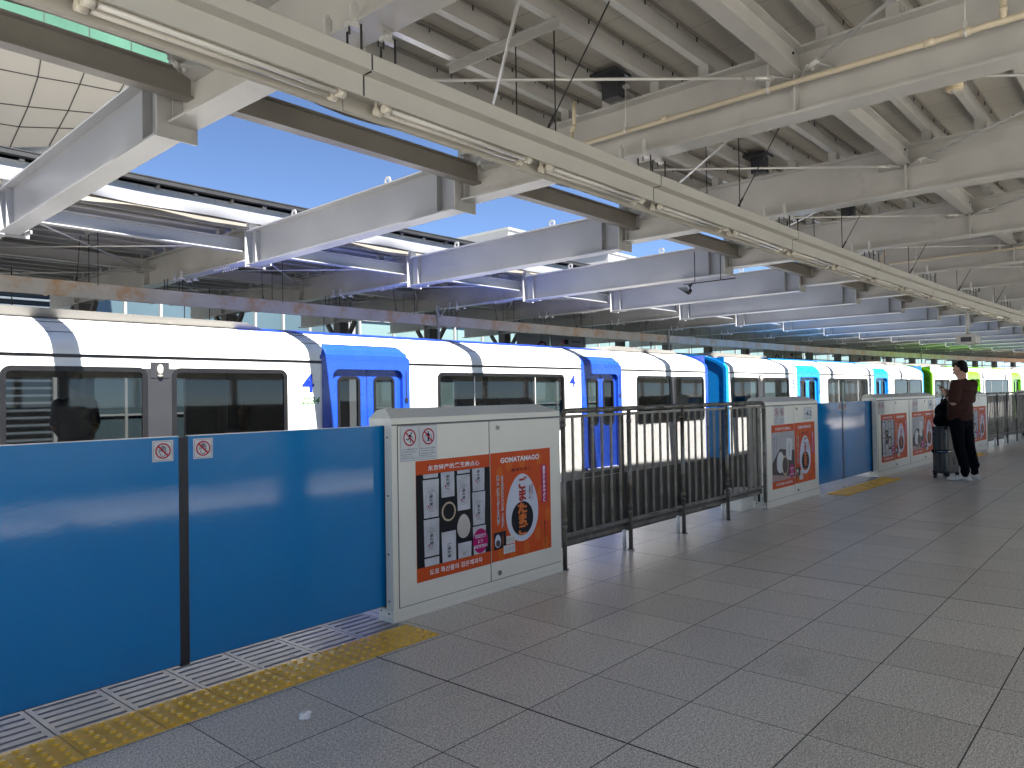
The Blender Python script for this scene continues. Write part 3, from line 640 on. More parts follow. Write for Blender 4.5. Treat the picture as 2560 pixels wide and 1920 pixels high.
# ================================================================== CROSSING BEAMS and CANOPIES
NF = 25
def near_s(n): return 2.50 + LB * n
g = MB()   # crossing beam, origin at (near plate, d=5.38)
def crossing_beam():
    r = thing('crossing_beam', '', 'steel beam', I4, 'pale steel beams crossing over the tracks')
    b = MB(); b.ibeam((-.06, .016, 3.235), (.20, 4.525, 3.270), .495, .20, 'pale'); 
    for u, hh in ((.30, 0), (4.30, 0)): b.box(-.05 + .26 * u / 4.5 - .09, -.05 + .26 * u / 4.5 + .09, u - .006, u + .006, 3.26 if u < 1 else 3.288, 3.71 if u < 1 else 3.744, 'pale')
    b.build('beam', r, local=I4)
    p = MB(); p.box(-.15, .15, 0, .015, 3.225, 3.745, 'steel'); p.build('end_plate', r, local=I4)
    p = MB(); p.box(.09, .41 - .0, 4.545, 4.56, 3.245, 3.77, 'pale'); p.box(.34, .365, 4.30, 4.54, 3.262, 3.30, 'pale'); p.build('end_plate', r, local=I4)
    for cy in (1.25, 3.35):
        e = MB(); nn = 12; cx = -.06 + .26 * cy / 4.5; zc = 3.735 + .035 * cy / 4.5 + .055; q = len(e.v)
        for yy in (-.006, .006):
            for rr in (.055, .026):
                for i in range(nn): a = 2 * PI * i / nn; e.v.append((cx + yy, cy + rr * math.cos(a), zc + rr * math.sin(a)))
        for i in range(nn):
            j = (i + 1) % nn
            for f in ((0, 1), (3, 2), (2, 0), (1, 3)): e.face((q + f[0] * nn + i, q + f[0] * nn + j, q + f[1] * nn + j, q + f[1] * nn + i), 'pale')
        e.build('lifting_eye', r, local=I4)
    return r
proto = crossing_beam()
for n in range(-1, NF):
    lab = 'pale steel crossing beam over the tracks, %s from the camera' % ORD[n + 1]
    T = FR(near_s(n), 5.38)
    if n == -1: proto.matrix_basis = T; proto['label'] = lab; WM[proto.name] = T
    else: dup(proto, T, lab)

PUR = [5.28, 4.98, 4.53, 4.08, 3.63, 3.15, 2.71, 2.25, 1.80, 1.34, .88, .40, -.06, -.52, -.98, -1.44, -1.9, -2.36, -2.82, -3.28, -3.74, -4.2, -4.66, -5.12]
def canopy(near):
    sg = 1 if near else -1; off = 0.0 if near else 0.21
    D = (lambda d: d) if near else (lambda d: 15.32 - d)
    dmin = -4.40 if near else -3.1
    lab = 'grey steel canopy roof over the near platform' if near else 'grey steel canopy roof over the opposite platform'
    root = thing('platform_canopy', lab, 'canopy', FR(near_s(0) + off, D(-1.2)))
    def W(n): return FR(near_s(n) + off, 7.66, 0, not near)
    NN = NF if near else NF
    frames = [near_s(n) + off for n in range(-2, NN + 1)]
    # girder (local y = d - 7.66)
    gm = MB(); y = lambda d: d - 7.66
    gm.ibeam((.03, y(5.372), 3.33), (.03, y(dmin), 3.33), .48, .215, 'steel', .018, .012)
    for d in (1.98, -1.35): gm.box(.03 - .10, .03 + .10, y(d) - .006, y(d) + .006, 3.349, 3.791, 'steel')
    gm.box(-.05, .11, y(5.35) - .006, y(5.35) + .006, 3.35, 3.79, 'steel')
    for d in PUR:
        if d > 5.2 or d < dmin: continue
        gm.box(.03 - .055, .03 + .055, y(d) - .05, y(d) + .035, 3.8105, 3.918, 'steel')
    gm.box(-.03, .09, y(5.36), y(5.45), 3.745, 3.885, 'steel' if near else 'pale')
    # gusset plates at the joints
    for d, e in ((1.98, -1), (1.98, 1), (-1.35, 1), (-1.35, -1), (5.17, 1), (5.17, -1)):
        if d < dmin: continue
        for sgn in ((1, -1) if d < 5 else (-1,)):
            gm.plateh([(.03 + e * .01, y(d)), (.03 + e * .22, y(d) + sgn * .13), (.03 + e * .20, y(d) + sgn * .20), (.03 + e * .01, y(d) + sgn * .28)], 3.600, 3.610, 'steel')
            gm.ball((.03 + e * .15, y(d) + sgn * .15, 3.60), .018, 'steel', 8, 4)
            gm.ball((.03 + e * .15, y(d) + sgn * .15, 3.612), .016, 'steel', 8, 4)
    for ex in (-1, 1):
        for zz in (3.665, 3.755): gm.ball((.03 + ex * .135, y(1.98) - .012, zz), .011, 'gap', 8, 4); gm.tube((.03 + ex * .135, y(1.98) - .008, zz), (.03 + ex * .135, y(1.98) + .008, zz), .016, 'galv', 6)
    # lifting lug on top
    gm.box(.024, .036, y(3.42), y(3.50), 3.81, 3.90, 'steel')
    # splice bolts
    for ex in (() if near else (-1, 1)):
        for k in range(6):
            for yy in (y(4.66), y(4.72)): gm.tube((.03 + ex * .006, yy, 3.40 + k * .065), (.03 + ex * .020, yy, 3.40 + k * .065), .011, 'galv', 6)
    for k in range(0 if near else 7):
        for xx in (-.04, .10): gm.tube((xx, y(4.45 + k * .07), 3.30), (xx, y(4.45 + k * .07), 3.331), .014, 'galv', 6)
    # hanger clamps over the light trough
    for xx in (-.085, .145):
        for d in (3.21, 3.44):
            gm.box(xx - .022, xx + .022, y(d) - .012, y(d) + .012, 3.30, 3.42, 'galv'); gm.box(xx - .05, xx + .05, y(d) - .016, y(d) + .016, 3.29, 3.312, 'galv'); gm.tube((xx - .03, y(d), 3.25), (xx - .03, y(d), 3.29), .006, 'blackrod', 6); gm.ball((xx, y(d), 3.43), .014, 'galv', 8, 4)
    first = None
    for n in range(-1, NN):
        if first is None: first = gm.build('girder', root, world=W(n))
        else:
            o = first.copy(); COL.objects.link(o); o.parent = root; o.matrix_basis = Matrix(WM[root.name]).inverted() @ W(n)
    ss = frames
    inv = Matrix(WM[root.name]).inverted()
    def loc(mb_):
        mb_.v = [tuple(inv @ Vector(v)) for v in mb_.v]; return mb_
    def prof_i(d, z0, h, w, tf=.014, tw=.010):
        a = w / 2; t = tw / 2
        return [(D(d) + p * sg, q) for p, q in ((-a, z0), (a, z0), (a, z0 + tf), (t, z0 + tf), (t, z0 + h - tf), (a, z0 + h - tf), (a, z0 + h), (-a, z0 + h), (-a, z0 + h - tf), (-t, z0 + h - tf), (-t, z0 + tf), (-a, z0 + tf))]
    for d, z0, h, w, k, nm in ((1.98, 3.615, .193, .12, 'steel', 'secondary_beam'), (-1.35, 3.615, .193, .12, 'steel', 'secondary_beam'), (5.23, 3.482, .195, .11, 'steel2' if near else 'pale', 'edge_beam')):  # near edge beam coloured darker to carry its shade; far one stays pale
        m_ = MB(); m_.sweep(prof_i(d, z0, h, w), ss, k); loc(m_).build(nm, root, local=I4)
    for i, d in enumerate(PUR):
        if d < dmin or d > 5.2: continue
        z0 = 3.92; t = .006
        # lipped C channel opening to one side
        P_ = [(0, z0), (.062, z0), (.062, z0 + .022), (.062 - t, z0 + .022), (.062 - t, z0 + t), (t, z0 + t), (t, z0 + .125 - t), (.062, z0 + .125 - t), (.062, z0 + .125), (0, z0 + .125)]
        m_ = MB(); m_.sweep([(D(d) + (p - .03) * sg, q) for p, q in P_], ss, 'steel' if i % 3 else 'galv')
        P2 = [(-.05, 4.035), (-.035, 4.035), (-.035, 4.058), (-.05, 4.058)]
        m_.sweep([(D(d) + (p - .03) * sg, q) for p, q in P2], ss, 'steel2')
        if d > 0:
            s_ = ss[0] + .2
            while s_ < (34 if near else 12):
                c = C(s_, D(d) - .075 * sg, 4.05); m_.tube(c, c - Vector((0, 0, .05)), .006, 'blackrod', 5)
                s_ += random.choice((.16, .30, .45, .62))
        loc(m_).build('purlin', root, local=I4)
    m_ = MB(); m_.sweep([(D(5.42), 4.066), (D(dmin), 4.066), (D(dmin), 4.13), (D(5.42), 4.13)], ss, 'deck'); loc(m_).build('roof_deck', root, local=I4)
    # eaves
    e_ = .042 if near else 0
    m_ = MB(); m_.sweep([(D(5.30), 3.79 + e_), (D(5.37), 3.79 + e_), (D(5.37), 3.885 + e_), (D(5.30), 3.885 + e_)], ss, 'steel2'); m_.sweep([(D(5.35), 4.062), (D(5.365), 4.062), (D(5.365), 4.131), (D(5.35), 4.131)], ss, 'gap'); m_.sweep([(D(5.36), 4.02), (D(5.44), 4.02), (D(5.44), 4.06), (D(5.36), 4.06)], ss, 'steel2' if near else 'steel')  # dark back panel added to block sun and darken the recess behind the rail
    m_.sweep([(D(5.47), 4.155), (D(5.56), 4.155), (D(5.56), 4.20), (D(5.47), 4.20)], ss, 'blackrod')
    m_.sweep([(D(4.9), 4.132), (D(4.93), 4.132), (D(4.93), 4.21), (D(5.56), 4.21), (D(5.56), 4.225), (D(4.9), 4.225)], ss, 'blackrod')
    s_ = ss[0]
    while s_ < ss[-1]:
        m_.obox(C(s_, D(5.20), 4.095), C(s_, D(5.47), 4.135), .05, .02, 'pale'); m_.obox(C(s_ + .5, D(5.2), 4.075), C(s_ + .5, D(5.5), 4.14), .03, .03, 'steel2'); s_ += 1.0
    loc(m_).build('eaves_rail', root, local=I4)
    m_ = MB(); fs = rng(ss[0], ss[-1], .25); q = len(m_.v)
    for i, s_ in enumerate(fs):
        w = .012 * math.sin(s_ * 4.2) + .01 * math.sin(s_ * 2.3 + 1)
        for dd, z in ((5.50 + w, (3.995 if near else 4.022) + e_), (5.525 + w * 1.5, 3.93 + w + e_), (5.52 - w, 3.862 + w * .8 + e_)): m_.v.append(tuple(C(s_, D(dd), z)))
    for i in range(len(fs) - 1):
        for j in range(2): m_.face((q + i * 3 + j, q + i * 3 + j + 1, q + (i + 1) * 3 + j + 1, q + (i + 1) * 3 + j), 'steel2' if near else 'flash', True)
    loc(m_).build('eaves_flashing', root, local=I4)
    # tie rods in plan and anti-sag bars
    for n in range(-1, NN - 1):
        m_ = MB(); a = near_s(n) + off; b = near_s(n + 1) + off
        for p0, p1 in ((C(a + .16, D(2.13), 3.605), C(b - .16, D(5.03), 3.605)), (C(a + .16, D(5.03), 3.605), C(b - .16, D(2.13), 3.605)), (C(a + .16, D(1.83), 3.605), C(b - .16, D(-1.2), 3.605)), (C(a + .16, D(-1.2), 3.605), C(b - .16, D(1.83), 3.605))):
            m_.tube(p0, p1, .012, 'galv', 8); v = (p1 - p0).normalized(); m_.tube(p0 - v * .04, p0 + v * .10, .019, 'galv', 8); m_.tube(p1 - v * .10, p1 + v * .04, .019, 'galv', 8)
        loc(m_).build('tie_rod', root, local=I4)
    for n in range(-1, 16 if near else 8):
        m_ = MB(); sm = near_s(n) + off + LB * .53
        m_.obox(C(sm, D(3.08), 3.885), C(sm, D(4.16), 3.885), .012, .062, 'steel'); m_.obox(C(sm - .02, D(3.08), 3.915), C(sm - .02, D(4.16), 3.915), .04, .008, 'steel')
        for dd, ds in ((3.15, .0), (3.5, -.22)):
            m_.tube(C(sm + .02 + ds * 0, D(dd), 3.9), C(sm + .02, D(dd), 3.05), .0055, 'blackrod', 6)
        m_.tube(C(sm + .06, D(2.70), 3.95), C(sm - .12, D(3.08), 3.17), .0055, 'blackrod', 6); m_.tube(C(sm - .11, D(3.06), 3.21), C(sm - .13, D(3.10), 3.13), .011, 'blackrod', 6)
        loc(m_).build('anti_sag_bar', root, local=I4)
    # columns
    for n in range(-1, NN, 1 if not near else 2):
        c = MB(); T = W(n); dc = -1.2
        c.box(-.14, .14, y(dc) - .14, y(dc) + .14, -.002, 3.33, 'column' if not near else 'steel')
        if not near and n < 6: c.obox((0, y(dc + .15), 2.75), (0, y(dc + .62), 3.33), .08, .10, 'column'); c.obox((0, y(dc - .15), 2.75), (0, y(dc - .62), 3.33), .08, .10, 'column')
        c.build('column', root, world=T)
    return root
canopy(True); canopy(False)

# ================================================================== LIGHT TROUGHS
def trough(k, tubes=True):
    r = thing('light_trough', '', 'light fitting', I4, '')
    x0, x1 = -LB / 2 + .0015, LB / 2 - .0015
    b = MB()
    b.prism([(0, 3.024), (.072, 3.020), (.072, 2.911), (.079, 2.908), (.082, 2.965), (.245, 2.965), (.245, 2.884), (.262, 2.878), (.27, 2.884), (.27, 3.105), (.26, 3.112), (.006, 3.112), (0, 3.106)], x0, x1, k, True)
    b.build('trough_body', r, local=I4)
    b = MB(); b.box(x0 + .0002, x0 + .008, -.0008, .07, 3.026, 3.108, 'gap'); b.box(x0 + .0002, x0 + .008, .0712, .0735, 2.912, 3.018, 'gap'); b.box(x0 + .0002, x0 + .008, .01, .07, 3.0185, 3.0235, 'gap'); b.build('joint', r, local=I4)
    if tubes:
        for x in (-.108, 1.345 - LB * .5 + .142):
            pass
        for i, xs in enumerate((-1.305, .14)):
            for yy, zz in ((.118, 2.905), (.188, 2.908)):
                t = MB(); t.tube((xs + .055, yy, zz), (xs + 1.195, yy, zz), .0145, 'tube', 12); t.build('fluorescent_tube', r, local=I4)
                for e in (0, 1):
                    h = MB(); xa = xs + e * 1.205; h.tube((xa, yy, zz), (xa + .045, yy, zz), .023, 'holder', 14); h.box(xa + .006, xa + .039, yy - .012, yy + .012, zz, 2.964, 'holder'); h.build('lamp_holder', r, local=I4)
            q = MB(); q.box(xs + .02, xs + 1.23, .10, .21, 2.945, 2.9645, 'holder'); q.build('reflector', r, local=I4)
    for xx in (-.115, .115):
        for yy in (.10, .22):
            hd = MB(); hd.tube((xx, yy, 3.11), (xx, yy, 3.30), .0065, 'blackrod', 6); hd.build('hanger_rod', r, local=Matrix.Identity(4))
    return r
# segment n lies between joints at s = 2.41 + LB n ; hangers sit near the frame at the segment's left end
def place_troughs(r, D, flip, ns, label, grp):
    for i, n in enumerate(ns):
        s = 2.41 + LB * n + LB / 2
        T = FR(s, D, 0, flip) @ Matrix.Diagonal((1 + (D - 3.52) / R0, 1, 1, 1)); lab = label % ORD[i]
        if i == 0: r.matrix_basis = T; WM[r.name] = T; r['label'] = lab; r['group'] = grp
        else: o = dup(r, T, lab); o['group'] = grp
pr = trough('trough'); 
for ch in pr.children:
    if ch.name.startswith('hanger'): ch.matrix_basis = Matrix.Translation((-LB / 2 + .13, 0, 0))
place_troughs(pr, 3.058, False, range(-2, 24), 'grey light trough with fluorescent tubes over the near platform, %s length from the camera', 'light trough lengths over the near platform')
pr2 = trough('rust', tubes=True)
for ch in pr2.children:
    if ch.name.startswith('hanger'): ch.matrix_basis = Matrix.Translation((LB / 2 - .13, 0, 0))
place_troughs(pr2, 12.25, True, range(-2, 24), 'weathered rust-stained light trough above the train on the opposite side, %s length from the left', 'weathered trough lengths over the opposite platform')

# ================================================================== THINGS ON THE CANOPY
def rainpipe(n, label):
    x = near_s(n) - .115; T = FR(near_s(n), 0)
    r = thing('rain_pipe', label, 'pipe', T, 'cream rain pipes slung along the girders'); b = MB()
    b.tube((-.115, -2.0, 3.56), (-.115, 3.80, 3.53), .021, 'pipe', 12); 
    for yy in (3.0, 1.1, .9, -.6): b.tube((-.115, yy - .03, 3.545), (-.115, yy + .03, 3.545), .0255, 'pipe', 12)
    b.tube((-.115, .70, 3.55), (-.115, .70, 3.72), .019, 'pipe', 10); b.tube((-.115, .70, 3.60), (-.115, .70, 3.63), .024, 'pipe', 10)
    b.tube((-.17, 3.86, 3.90), (-.17, 3.86, 3.70), .019, 'pipe', 10); b.tube((-.17, 3.86, 3.70), (-.14, 3.91, 3.66), .021, 'pipe', 10); b.tube((-.14, 3.91, 3.66), (-.14, 3.91, 3.48), .019, 'pipe', 10)
    b.build('pipe', r, local=I4)
    for yy in (3.37, 2.15, .9):
        h = MB(); h.tube((-.115, yy, 3.56), (-.115, yy, 3.92), .005, 'galv', 6); h.tube((-.115, yy - .008, 3.54), (-.115, yy + .008, 3.54), .027, 'galv', 12); h.box(-.125, -.105, yy - .012, yy + .012, 3.56, 3.61, 'galv'); h.box(-.14, -.09, yy - .03, yy + .03, 3.895, 3.918, 'galv'); h.build('hanger', r, local=I4)
rainpipe(1, 'cream rain pipe running along the second girder at upper right'); rainpipe(4, 'distant cream rain pipe along the fifth girder near the right edge')
for n, w in ((1, 'behind the rain pipe girder'), (2, 'on the third girder'), (3, 'on the fourth girder')):
    T = FR(near_s(n), 3.48); r = thing('junction_box', 'dark metal duct box under the roof deck ' + w, 'duct box', T, 'dark duct boxes under the near roof')
    b = MB(); b.box(-.21, -.10, -.10, .06, 3.815, 3.99, 'darkbox'); b.build('box', r, local=I4); b = MB(); b.box(-.30, -.06, -.14, .14, 3.992, 4.02, 'darkbox'); b.build('top_flange', r, local=I4)
r = thing('fire_detector', 'round beige detector disc hanging under the roof at upper right', 'detector', Matrix.Translation((5.92, 1.075, 3.45)))
b = MB(); b.tube((0, 0, -.035), (0, 0, .02), .056, 'alarm', 24); b.tube((0, 0, -.048), (0, 0, -.034), .045, 'alarm', 24, r1=.056); b.build('housing', r, local=I4)
b = MB(); b.tube((0, 0, -.053), (0, 0, -.047), .022, 'galv', 12); b.build('sensor', r, local=I4)
b = MB(); b.tube((0, 0, .02), (0, 0, .12), .012, 'blackrod', 8); b.tube((0, 0, .10), (.04, .02, .47), .006, 'blackrod', 6); b.build('stem', r, local=I4)
# hanging camera housing
T = FR(16.65, 3.17); r = thing('camera_housing', 'grey box housing hanging on a pole from the light trough above the man', 'camera', T)
b = MB(); b.tube((0, 0, 2.88), (0, 0, 2.38), .026, 'trough', 12); b.tube((0, 0, 2.36), (0, 0, 2.40), .05, 'trough', 12); b.build('pole', r, local=I4)
b = MB(); q = len(b.v)
pr_ = [(-.02, 2.17), (.16, 2.20), (.16, 2.34), (.12, 2.36), (-.14, 2.37), (-.17, 2.33), (-.17, 2.20)]
b.prism([(p, z) for p, z in pr_], -.17, .22, 'trough'); b.build('housing', r, local=I4)
b = MB(); b.box(-.1715, -.1705, -.10, .08, 2.23, 2.32, 'tgrey'); b.build('window', r, local=I4)
# poles carrying wires above the far track
for s_, dd, w in ((10.95, 11.95, 'left of the hanging boards'), (19.9, 11.95, 'right of the hanging boards'), (40.5, 11.95, 'near the man')):
    b = MB(); b.tube((0, 0, 0.0), (0, 0, 3.30), .028, 'steel', 10); b.tube((0, 0, 2.97), (0, 0, 3.05), .038, 'steel', 10)
    for e in (-1, 1): b.tube((0, 0, 3.0), (e * .16, -.1, 3.30), .010, 'steel', 6)
    tag(b.build('wire_pole', world=FR(s_, dd)), 'slim grey pole rising behind the train roof ' + w, 'pole', 'slim poles beyond the train')
# small black cluster lamp hung under a crossing beam
T = FR(near_s(3) - .35, 5.9); r = thing('cable_bracket', 'black cable bracket with looped wires hanging under the fourth crossing beam', 'bracket', T)
b = MB()
for yy in (-.55, -.1): b.tube((0, yy, 3.62), (0, yy, 3.12), .008, 'blackrod', 6)
b.tube((0, -.8, 3.11), (0, .1, 3.11), .010, 'blackrod', 6)
b.build('frame', r, local=I4)
b = MB()
for k in range(6): b.path([Vector((-.06 + .02 * k, -.1 + .03 * k, 3.11)), Vector((-.02 + .02 * k, .0, 3.0)), Vector((.04 + .02 * k, .02 * k, 2.96)), Vector((.06, .1 + .03 * k, 3.08))], .006, 'blackrod', 5)
b.build('cable', r, local=I4)
# looped black cable near the right edge
b = MB(); pts = []
for i in range(15): a = PI * i / 14; pts.append(Vector((.0, -.45 * math.cos(a), .42 * math.sin(a))))
b.path(pts, .016, 'blackrod', 7); tag(b.build('loop_cable', world=FR(near_s(5) + .5, 2.75, 3.30)), 'thick black cable arching over the light trough near the right edge', 'cable')

# ================================================================== TRAIN
LC = 14.35
ROOF = [(0, 1.86), (.004, 1.93), (.03, 1.99), (.10, 2.055), (.22, 2.12), (.36, 2.18), (.52, 2.24), (.72, 2.285), (1.0, 2.325), (1.46, 2.34), (1.92, 2.325), (2.20, 2.285), (2.40, 2.24), (2.56, 2.18), (2.70, 2.12), (2.82, 2.055), (2.89, 1.99), (2.916, 1.93), (2.92, 1.86)]
WIN = [(.24, 1.61), (1.87, 3.31), (5.84, 8.92), (11.30, 12.68), (12.82, 14.16)]
DR = [(3.81, 5.29), (9.42, 10.75)]
ZW0, ZW1 = .70, 1.715
def holed(mb, x0, x1, z0, z1, holes, ya, yb, k):
    xs = sorted({x0, x1, *[h[0] for h in holes], *[h[1] for h in holes]}); zs = sorted({z0, z1, *[h[2] for h in holes], *[h[3] for h in holes]})
    for i in range(len(xs) - 1):
        for j in range(len(zs) - 1):
            cx = (xs[i] + xs[i + 1]) / 2; cz = (zs[j] + zs[j + 1]) / 2
            if any(h[0] < cx < h[1] and h[2] < cz < h[3] for h in holes): continue
            for yy in (ya, yb): mb.poly([(xs[i], yy, zs[j]), (xs[i + 1], yy, zs[j]), (xs[i + 1], yy, zs[j + 1]), (xs[i], yy, zs[j + 1])], k)
    for h in holes:
        a, b, c, d = h; mb.poly([(a, ya, c), (b, ya, c), (b, yb, c), (a, yb, c)], k); mb.poly([(a, ya, d), (b, ya, d), (b, yb, d), (a, yb, d)], k)
        mb.poly([(a, ya, c), (a, yb, c), (a, yb, d), (a, ya, d)], k); mb.poly([(b, ya, c), (b, yb, c), (b, yb, d), (b, ya, d)], k)
def car(s0, colk, num, sub, label):
    Tm = FR(s0 + LC / 2, 8.465) @ Matrix.Diagonal((1.0205, 1, 1, 1)) @ Matrix.Translation((-LC / 2, 0, 0))
    r = thing('train_car', label, 'train car', Tm, 'monorail train cars standing at the opposite platform')
    b = MB()
    holes = [(a + .03, c - .03, ZW0 + .03, ZW1 - .03) for a, c in WIN] + [(a + .08, c - .08, -.10, 1.78) for a, c in DR]
    holed(b, .10, LC - .10, -.26, 1.805, holes, 0, .07, 'twhite')
    fh = [h for h in holes[:5]]
    holed(b, .10, LC - .10, -.26, 1.86, fh, 2.92, 2.85, 'twhite')
    b.prism([(.012, 1.806), (.07, 1.806), (.07, 1.842), (.012, 1.842)], .10, LC - .10, 'tgrey')
    b.prism([(-.006, 1.843), (.05, 1.843), (.05, 1.862), (-.006, 1.862)], .10, LC - .10, 'twhite')
    q = len(b.v)
    n = len(ROOF)
    for x in (.10, LC - .10): b.v += [(x, y, z) for y, z in ROOF]
    for i in range(n - 1): b.face((q + i, q + i + 1, q + n + i + 1, q + n + i), 'twhite', True)
    q = len(b.v)
    for x in (.10, LC - .10): b.v += [(x, min(max(y, .03), 2.89), z - .03) for y, z in ROOF]
    for i in range(n - 1): b.face((q + i, q + i + 1, q + n + i + 1, q + n + i), 'tint')
    for zz, ix in ((2.075, .135), (2.20, .415)): b.box(.12, LC - .12, ix - .003, ix + .002, zz - .0025 + .003, zz + .0035 + .004, 'tgrey')
    b.build('body', r, local=I4)
    rf = MB(); q = len(rf.v); RP = [(y, z + .004) for y, z in ROOF[6:13]]; n = len(RP)
    for x in (2.92, 11.05): rf.v += [(x, y, z) for y, z in RP]
    for i in range(n - 1): rf.face((q + i, q + i + 1, q + n + i + 1, q + n + i), colk, True)
    rf.build('roof_panel', r, local=I4)
    sk = MB(); sk.box(.15, LC - .15, .03, 2.89, -1.55, -.261, 'tskirt'); 
    for x in rng(.4, LC - .4, 1.1): sk.box(x, x + .012, .024, .03, -1.5, -.3, 'gap')
    for x in (1.0, 6.0, 11.5): sk.box(x, x + 1.4, .018, .03, -1.1, -.5, 'column')
    sk.build('skirt', r, local=I4)
    it = MB(); it.box(.12, LC - .12, .075, 2.845, -.06, -.02, 'tint'); it.box(.12, LC - .12, .35, 2.57, 1.93, 1.97, 'tint')
    for x in (.14, LC - .18): it.box(x, x + .04, .08, .95, -.02, 1.93, 'tint'); it.box(x, x + .04, 1.95, 2.84, -.02, 1.93, 'tint'); it.box(x, x + .04, .95, 1.95, 1.75, 1.93, 'tint')
    for a, c in ((.25, 3.6), (5.5, 9.2), (11.0, 14.0)):
        it.box(a, c, 1.10, 1.18, .35, .85, 'tseat'); it.box(a, c, 1.185, 1.80, .30, .42, 'tseat'); it.box(a, c, 2.30, 2.80, .30, .42, 'tseat'); it.box(a, c, 2.70, 2.80, .42, .68, 'tseat')
    for x in (3.75, 5.35, 9.35, 10.8): it.tube((x, .45, 0), (x, .45, 1.93), .016, 'galv', 8); it.tube((x, 2.45, 0), (x, 2.45, 1.93), .016, 'galv', 8); it.box(x - .01, x + .01, .08, .45, .3, 1.3, 'tint'); it.box(x - .01, x + .01, 2.45, 2.8, .3, 1.3, 'tint')
    it.box(.3, LC - .3, .6, .61, 1.70, 1.712, 'galv')
    it.build('interior', r, local=I4)
    dsp = MB(); dsp.box(6.05, 6.5, .88, .93, 1.55, 1.66, 'tgrey'); 
    for i in range(14): dsp.box(6.08 + i * .028, 6.08 + i * .028 + random.choice((.012, .02)), .875, .879, 1.60, 1.612, 'led')
    dsp.build('display', r, local=I4)
    for i, (a, c) in enumerate(WIN):
        w = MB(); w.rring(a, c, ZW0, ZW1, .10, .052, -.012, .03, 'tframe', 6)
        if i == 2: 
            for x in (6.63, 8.11): w.box(x - .008, x + .008, -.004, .02, ZW0 + .05, ZW1 - .05, 'galv')
        f = w.build('window', r, local=I4)
        gl = MB(); gl.rrect(a + .045, c - .045, ZW0 + .045, ZW1 - .045, .06, .004, 'tglass', 4); gl.build('pane', f, local=I4)
    for a, c in ((1.61, 1.87), (12.68, 12.82)):
        p = MB(); p.box(a - .055, c + .055, -.005, -.001, ZW0, ZW1 - .012, 'tgrey'); p.build('pillar_panel', r, local=I4)
    dv = MB(); dv.box(1.64, 1.84, -.012, -.0055, 1.60, 1.775, 'tgrey'); dv.tube((1.74, -.02, 1.63), (1.74, -.02, 1.72), .028, 'device', 12); dv.ball((1.74, -.02, 1.72), .028, 'device', 10, 6); dv.ball((1.74, -.02, 1.63), .028, 'device', 10, 6); dv.build('side_lamp', r, local=I4)
    for a, c in DR:
        sd_ = MB(); il = a + .17; ir = c - .13; zt = 1.735
        holed(sd_, a, c, -.125, 1.8055, [(il, ir, -.124, zt)], -.014, .09, colk)
        rr = .10   # rounded top corners
        for cx, sgx in ((il, 1), (ir, -1)):
            pts = [(cx, zt)] + [(cx + sgx * rr * (1 - math.sin(t)), zt - rr * (1 - math.cos(t))) for t in [PI / 2 * i / 5 for i in range(6)]]
            sd_.plate(pts, -.0145, .07, colk)
        # hood following the shoulder
        HP = [(-.012, 1.864), (-.010, 1.93), (.018, 1.998), (.095, 2.066), (.14, 2.075), (.14, 2.0), (.05, 1.87)]
        q = len(sd_.v); hx = [a - .02, a + .03, a + .09, c - .14, c - .05, c + .0]; sc = [.45, .85, 1, 1, .85, .4]
        for x, s_ in zip(hx, sc): sd_.v += [(x, y + (1 - s_) * .0, 1.864 + (z - 1.864) * s_) for y, z in HP]
        nH = len(HP)
        for u in range(len(hx) - 1):
            for i in range(nH): j = (i + 1) % nH; sd_.face((q + u * nH + i, q + u * nH + j, q + (u + 1) * nH + j, q + (u + 1) * nH + i), colk)
        sd_.face([q + i for i in range(nH)], colk); sd_.face([q + (len(hx) - 1) * nH + i for i in range(nH)], colk)
        sd_.box(a, c, -.010, .02, 1.806, 1.8635, 'tgrey' if False else colk)
        sd_.box(c - .075, c - .062, -.022, -.0145, 1.30, 1.72, 'gap'); sd_.box(c - .095, c - .045, -.03, -.0145, 1.27, 1.33, 'gap')
        dr = sd_.build('doorway', r, local=I4)
        st = MB(); st.box(a + .05, c - .02, -.045, .09, -.16, -.126, 'galv'); st.box(a + .05, c - .02, -.035, .05, -.235, -.161, 'tskirt'); st.build('step', dr, local=I4)
        mid = (il + ir) / 2
        for x0, x1 in ((il, mid - .006), (mid + .006, ir)):
            lf = MB(); wx0 = x0 + .075 if x0 == il else x0 + .12; wx1 = wx0 + .33
            wx0 = x0 + ((x1 - x0) - .33) / 2; wx1 = wx0 + .33
            holed(lf, x0, x1, -.124, 1.70, [(wx0, wx1, .76, 1.62)], .050, .085, colk); lf.box(x0, x1, .052, .084, 1.7005, 1.735, 'tgrey' if False else colk)
            lf.rring(wx0 - .02, wx1 + .02, .74, 1.64, .08, .04, .040, .051, 'tframe', 5)
            l_ = lf.build('door', r, local=I4)
            g_ = MB(); g_.rrect(wx0 - .002, wx1 + .002, .758, 1.622, .05, .060, 'tglass', 4); g_.build('pane', l_, local=I4)
        sm_ = MB(); sm_.box(mid - .0055, mid + .0055, .056, .08, -.12, 1.70, 'rubber'); sm_.build('door_seal', r, local=I4)
    # end bands and end faces
    prof = [(0, -.30)] + [(0, 1.80)] + ROOF + [(2.92, 1.80), (2.92, -.30)]
